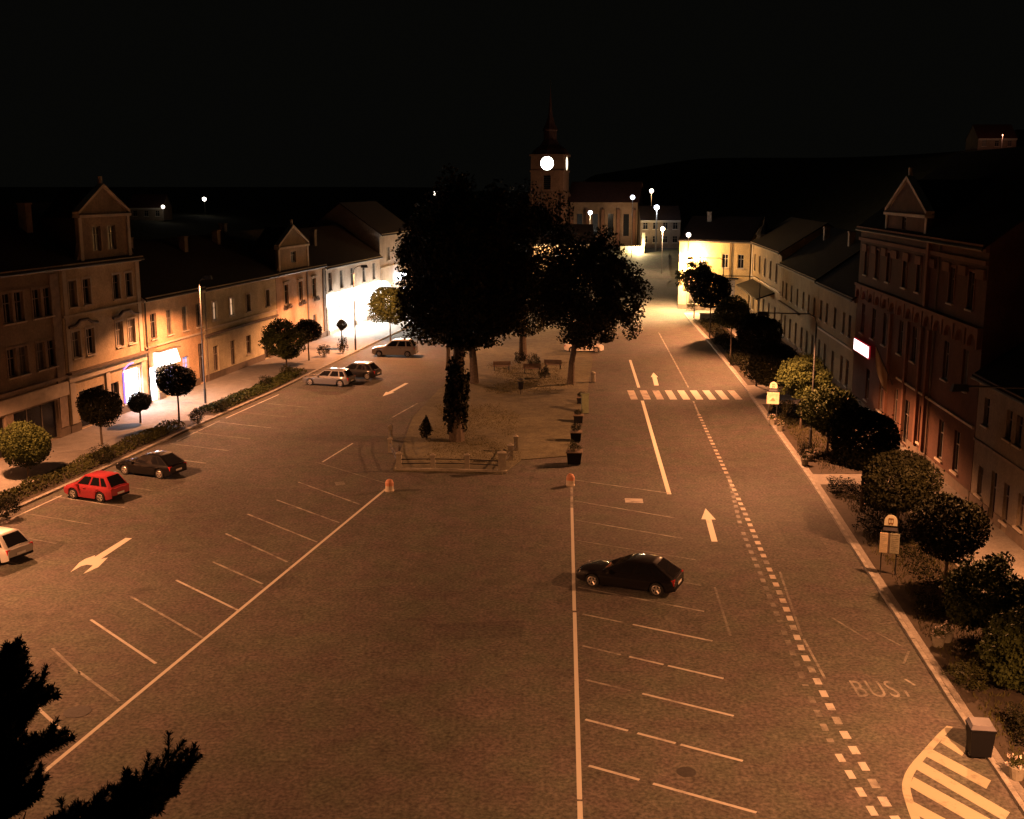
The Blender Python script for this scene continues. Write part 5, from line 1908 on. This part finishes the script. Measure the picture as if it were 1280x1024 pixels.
# bollards at the ends of the parking lines
for (u, v_), lb in [((487, 614), 'squat orange and cream bollard at the head of the left parking line'), ((713, 607), 'squat orange and cream bollard at the head of the right parking line')]:
    x, y = ground(u, v_)
    t = thing('bollard', lb, 'bollard', (x, y, 0), 0, 'orange bollards')
    MB().lathe([(0.26, 0), (0.27, 0.08), (0.24, 0.10), (0.24, 0.34)], 16).build('base', M['palepaint'], t)
    MB().lathe([(0.245, 0.342), (0.24, 0.52), (0.18, 0.66), (0.08, 0.72)], 16, ).build('cap', M['orange'], t)


# planters along the right edge of the park
def planter(u, v_, w, h, lb, k, ph=0.6):
    x, y = ground(u, v_)
    t = thing('planter', lb, 'planter', (x, y, 0.06), R(-6), 'planters along the park edge')
    m_ = MB()
    m_.add([(-w * .42, -w * .42, 0), (w * .42, -w * .42, 0), (w * .42, w * .42, 0), (-w * .42, w * .42, 0), (-w / 2, -w / 2, h), (w / 2, -w / 2, h), (w / 2, w / 2, h), (-w / 2, w / 2, h)],
           [(3, 2, 1, 0), (0, 1, 5, 4), (1, 2, 6, 5), (2, 3, 7, 6), (3, 0, 4, 7), (4, 5, 6, 7)])
    m_.build('tub', M['plastic'], t)
    MB().box(-w / 2 - .04, w / 2 + .04, -w / 2 - .04, w / 2 + .04, h + .002, h + .06).build('rim', M['trimdark'], t)
    f = link('plant', bushes[k], t, (0, 0, h + ph * 0.45))
    f.scale = (w * 0.55, w * 0.55, ph * 0.55)


planter(718, 580, 0.95, 0.75, 'black tub planter nearest the bollard at the park edge', 1, 0.75)
planter(720, 552, 0.75, 0.6, 'second black planter from the bollard at the park edge', 0, 0.8)
planter(723, 529, 0.7, 0.55, 'third dark planter from the bollard, before the green cabinet', 0, 0.5)
planter(726, 505, 0.65, 0.5, 'farthest dark planter, just behind the green cabinet', 0, 0.5)
x, y = ground(731, 517)
t = thing('utility_cabinet', 'greenish grey upright cabinet at the park edge between planters', 'cabinet', (x, y, 0.06))
MB().box(-0.28, 0.28, -0.2, 0.2, 0, 1.45).build('case', M['cabinet'], t)
MB().box(-0.33, 0.33, -0.25, 0.25, 1.452, 1.54).build('lid', M['cabinet'], t)
MB().box(-0.25, 0.25, -0.215, -0.203, 0.12, 1.35).build('door', M['cabinet'], t)
x, y = ground(741, 478)
t = thing('stone_bollard', 'pale stone bollard at the road edge of the park', 'bollard', (x, y, 0.06))
MB().lathe([(0.24, 0), (0.22, 0.7), (0.25, 0.74), (0.25, 0.82), (0.12, 0.95)], 14).build('shaft', M['stone'], t)


def bench(x, y, rz, lb):
    t = thing('park_bench', lb, 'bench', (x, y, 0.06), rz, 'benches under the park trees')
    for k in range(4):
        MB().box(-0.85, 0.85, -0.24 + k * 0.125, -0.14 + k * 0.125, 0.42, 0.46).build('seat_slat', M['wood'], t)
    for k in range(3):
        MB().box(-0.85, 0.85, 0.27 + k * 0.03, 0.305 + k * 0.03, 0.55 + k * 0.14, 0.66 + k * 0.14).build('back_slat', M['wood'], t)
    for sx in (-0.7, 0.7):
        MB().box(sx - 0.03, sx + 0.03, -0.22, -0.16, 0, 0.418).box(sx - 0.03, sx + 0.03, 0.2, 0.262, 0, 0.85).box(sx - 0.028, sx + 0.028, -0.155, 0.195, 0.36, 0.416).build('leg', M['rail'], t)


bench(1.9, 105.0, R(180), 'dark bench left of the shrubs under the park trees')
bench(4.0, 107.5, R(170), 'dark bench nearest the bare trunk of the roadside park tree')
bench(-1.0, 106.5, R(185), 'dark bench farthest left under the park trees')
for u, v_, r, h, lb in [(667, 462, 0.75, 1.6, 'dark upright shrub beside the benches'), (681, 474, 0.6, 1.2, 'dark low shrub right of the upright one by the benches'), (650, 455, 0.7, 1.3, 'dark shrub behind the litter bin in the park')]:
    x, y = ground(u, v_)
    bush(x, y, r, h, lb, 'shrubs in the park', 0, z0=0.05)
tag(leaf_strip([(2.0, 90), (2.0, 130)], -4.5, 3.5, 94, 112, 0.05, 9000, 0.025, M['grasspark'], 'grass', 69, True, 0.06), 'patchy grass under the park trees', 'grass', kind='stuff')
tag(leaf_strip([(-3.0, 60), (-3.0, 130)], -3.8, 3.6, 69, 90, 0.045, 9000, 0.022, M['grasspark'], 'grass', 70, True, 0.06), 'sparse grass behind the stone post railing', 'grass', kind='stuff')
x, y = ground(651, 494)
t = thing('litter_bin', 'slim dark litter bin on a post in the middle of the park', 'bin', (x, y, 0.06))
MB().tube([(0, 0, 0), (0, 0, 1.25)], 0.04, 8).build('post', M['rail'], t)
MB().lathe([(0.2, 0.45), (0.24, 1.05), (0.25, 1.1), (0.2, 1.1)], 14, (0, -0.02, 0)).build('bucket', M['plastic'], t)
MB().lathe([(0.28, 1.28), (0.2, 1.38), (0.04, 1.42)], 14).build('hood', M['rail'], t)

# big dark litter bin on the kerb by the hatched island
x, y = ground(1219, 946)
t = thing('waste_bin', 'big dark waste bin with a pale grey lid on the kerb beside the hatched island', 'bin', (x + 0.1, y, 0.0), R(-8))
m_ = MB()
m_.add([(-.30, -.26, 0.12), (.30, -.26, 0.12), (.30, .26, 0.12), (-.30, .26, 0.12), (-.36, -.33, 0.98), (.36, -.33, 0.98), (.36, .33, 0.98), (-.36, .33, 0.98)],
       [(3, 2, 1, 0), (0, 1, 5, 4), (1, 2, 6, 5), (2, 3, 7, 6), (3, 0, 4, 7), (4, 5, 6, 7)])
m_.build('tub', M['plastic'], t)
MB().box(-.38, .38, -.36, .36, 0.985, 1.04).build('rim', M['plastic'], t)
lid = MB()
lid.add([(-.37, -.35, 1.045), (.37, -.35, 1.045), (.37, .35, 1.045), (-.37, .35, 1.045), (-.30, -.22, 1.14), (.30, -.22, 1.14), (.30, .30, 1.17), (-.30, .30, 1.17)],
        [(4, 5, 6, 7), (0, 1, 5, 4), (1, 2, 6, 5), (2, 3, 7, 6), (3, 0, 4, 7)])
lid.build('lid', M['lid'], t)
for sx in (-1, 1):
    MB().lathe([(0.10, -0.03), (0.10, 0.03)], 12).build('wheel', M['tyre'], t, loc=(sx * 0.28, 0.26, 0.1)).rotation_euler = (0, R(90), 0)
MB().tube([(-0.3, 0.40, 1.0), (0.3, 0.40, 1.0)], 0.02, 6).build('handle', M['plastic'], t)


# bus stop signs
def bus_stop(u, v_, lb, two):
    x, y = ground(u, v_)
    t = thing('bus_stop_sign', lb, 'bus stop sign', (x, y, 0.12), R(-18 if two else -14), 'bus stop signs')
    zb = 1.17
    MB().tube([(-0.32, 0.03, -0.12), (-0.32, 0.03, 2.1)], 0.03, 8).build('leg', M['rail'], t)
    MB().tube([(0.32, 0.03, -0.12), (0.32, 0.03, 2.1)], 0.03, 8).build('leg', M['rail'], t)
    # arched plate
    pts = [(-0.28, zb + 1.16), (0.28, zb + 1.16)] + [(0.28 * math.cos(a), zb + 1.34 + 0.32 * math.sin(a)) for a in [k * math.pi / 12 for k in range(13)]]
    pl = MB().vprism(pts, -0.03, 0.0).build('arched_plate', M['signwhite'], t)
    # bus pictogram
    em = MB()
    for a, b, c_, d_ in [(-0.11, 0.11, 1.25, 1.29), (-0.11, -0.085, 1.29, 1.45), (0.085, 0.11, 1.29, 1.45), (-0.11, 0.11, 1.45, 1.50), (-0.012, 0.012, 1.29, 1.45), (-0.085, -0.04, 1.20, 1.25), (0.04, 0.085, 1.20, 1.25)]:
        em.box(a, b, -0.038, -0.032, zb + c_, zb + d_)
    em.build('bus_emblem', M['signink'], pl)
    MB().box(-0.30, 0.30, -0.035, 0.005, zb + 1.09, zb + 1.155).build('band', M['plastic'], t)
    MB().box(-0.30, 0.30, -0.03, 0.0, zb + 0.92, zb + 1.085).build('name_plate', M['lid'], t)
    if two:
        for (a, b, m) in ((-0.42, -0.08, 'poster'), (0.02, 0.42, 'posterpale')):
            o = MB().box(a, b, -0.04, 0.0, zb - 0.12, zb + 0.80).build('timetable_board', M[m], t)
            ln_ = MB()
            for k in range(9):
                ln_.box(a + 0.05, b - 0.05 - 0.08 * (k % 3 == 1), -0.044, -0.041, zb + 0.72 - k * 0.09, zb + 0.735 - k * 0.09)
            ln_.build('print_rows', M['posterpale' if m == 'poster' else 'trimdark'], o)
        MB().box(-0.075, 0.015, -0.03, -0.005, zb - 0.12, zb + 0.80).build('divider', M['trimdark'], t)
    else:
        o = MB().box(-0.45, 0.45, -0.04, 0.0, zb - 0.05, zb + 0.85).build('timetable_board', M['poster'], t)
        ln_ = MB()
        ln_.vprism([(-0.22, zb + 0.18), (0.2, zb + 0.18), (0.0, zb + 0.45)], -0.046, -0.041)
        for k in range(3):
            ln_.box(-0.36, 0.36, -0.045, -0.041, zb + 0.70 - k * 0.07, zb + 0.715 - k * 0.07)
        ln_.build('print_rows', M['orange'], o)


bus_stop(1109, 722, 'bus stop sign with an arched top and two timetable boards, nearer one', True)
bus_stop(965, 525, 'bus stop sign with an arched top and one cream board, by the zebra crossing', False)

bpy.context.view_layer.update()
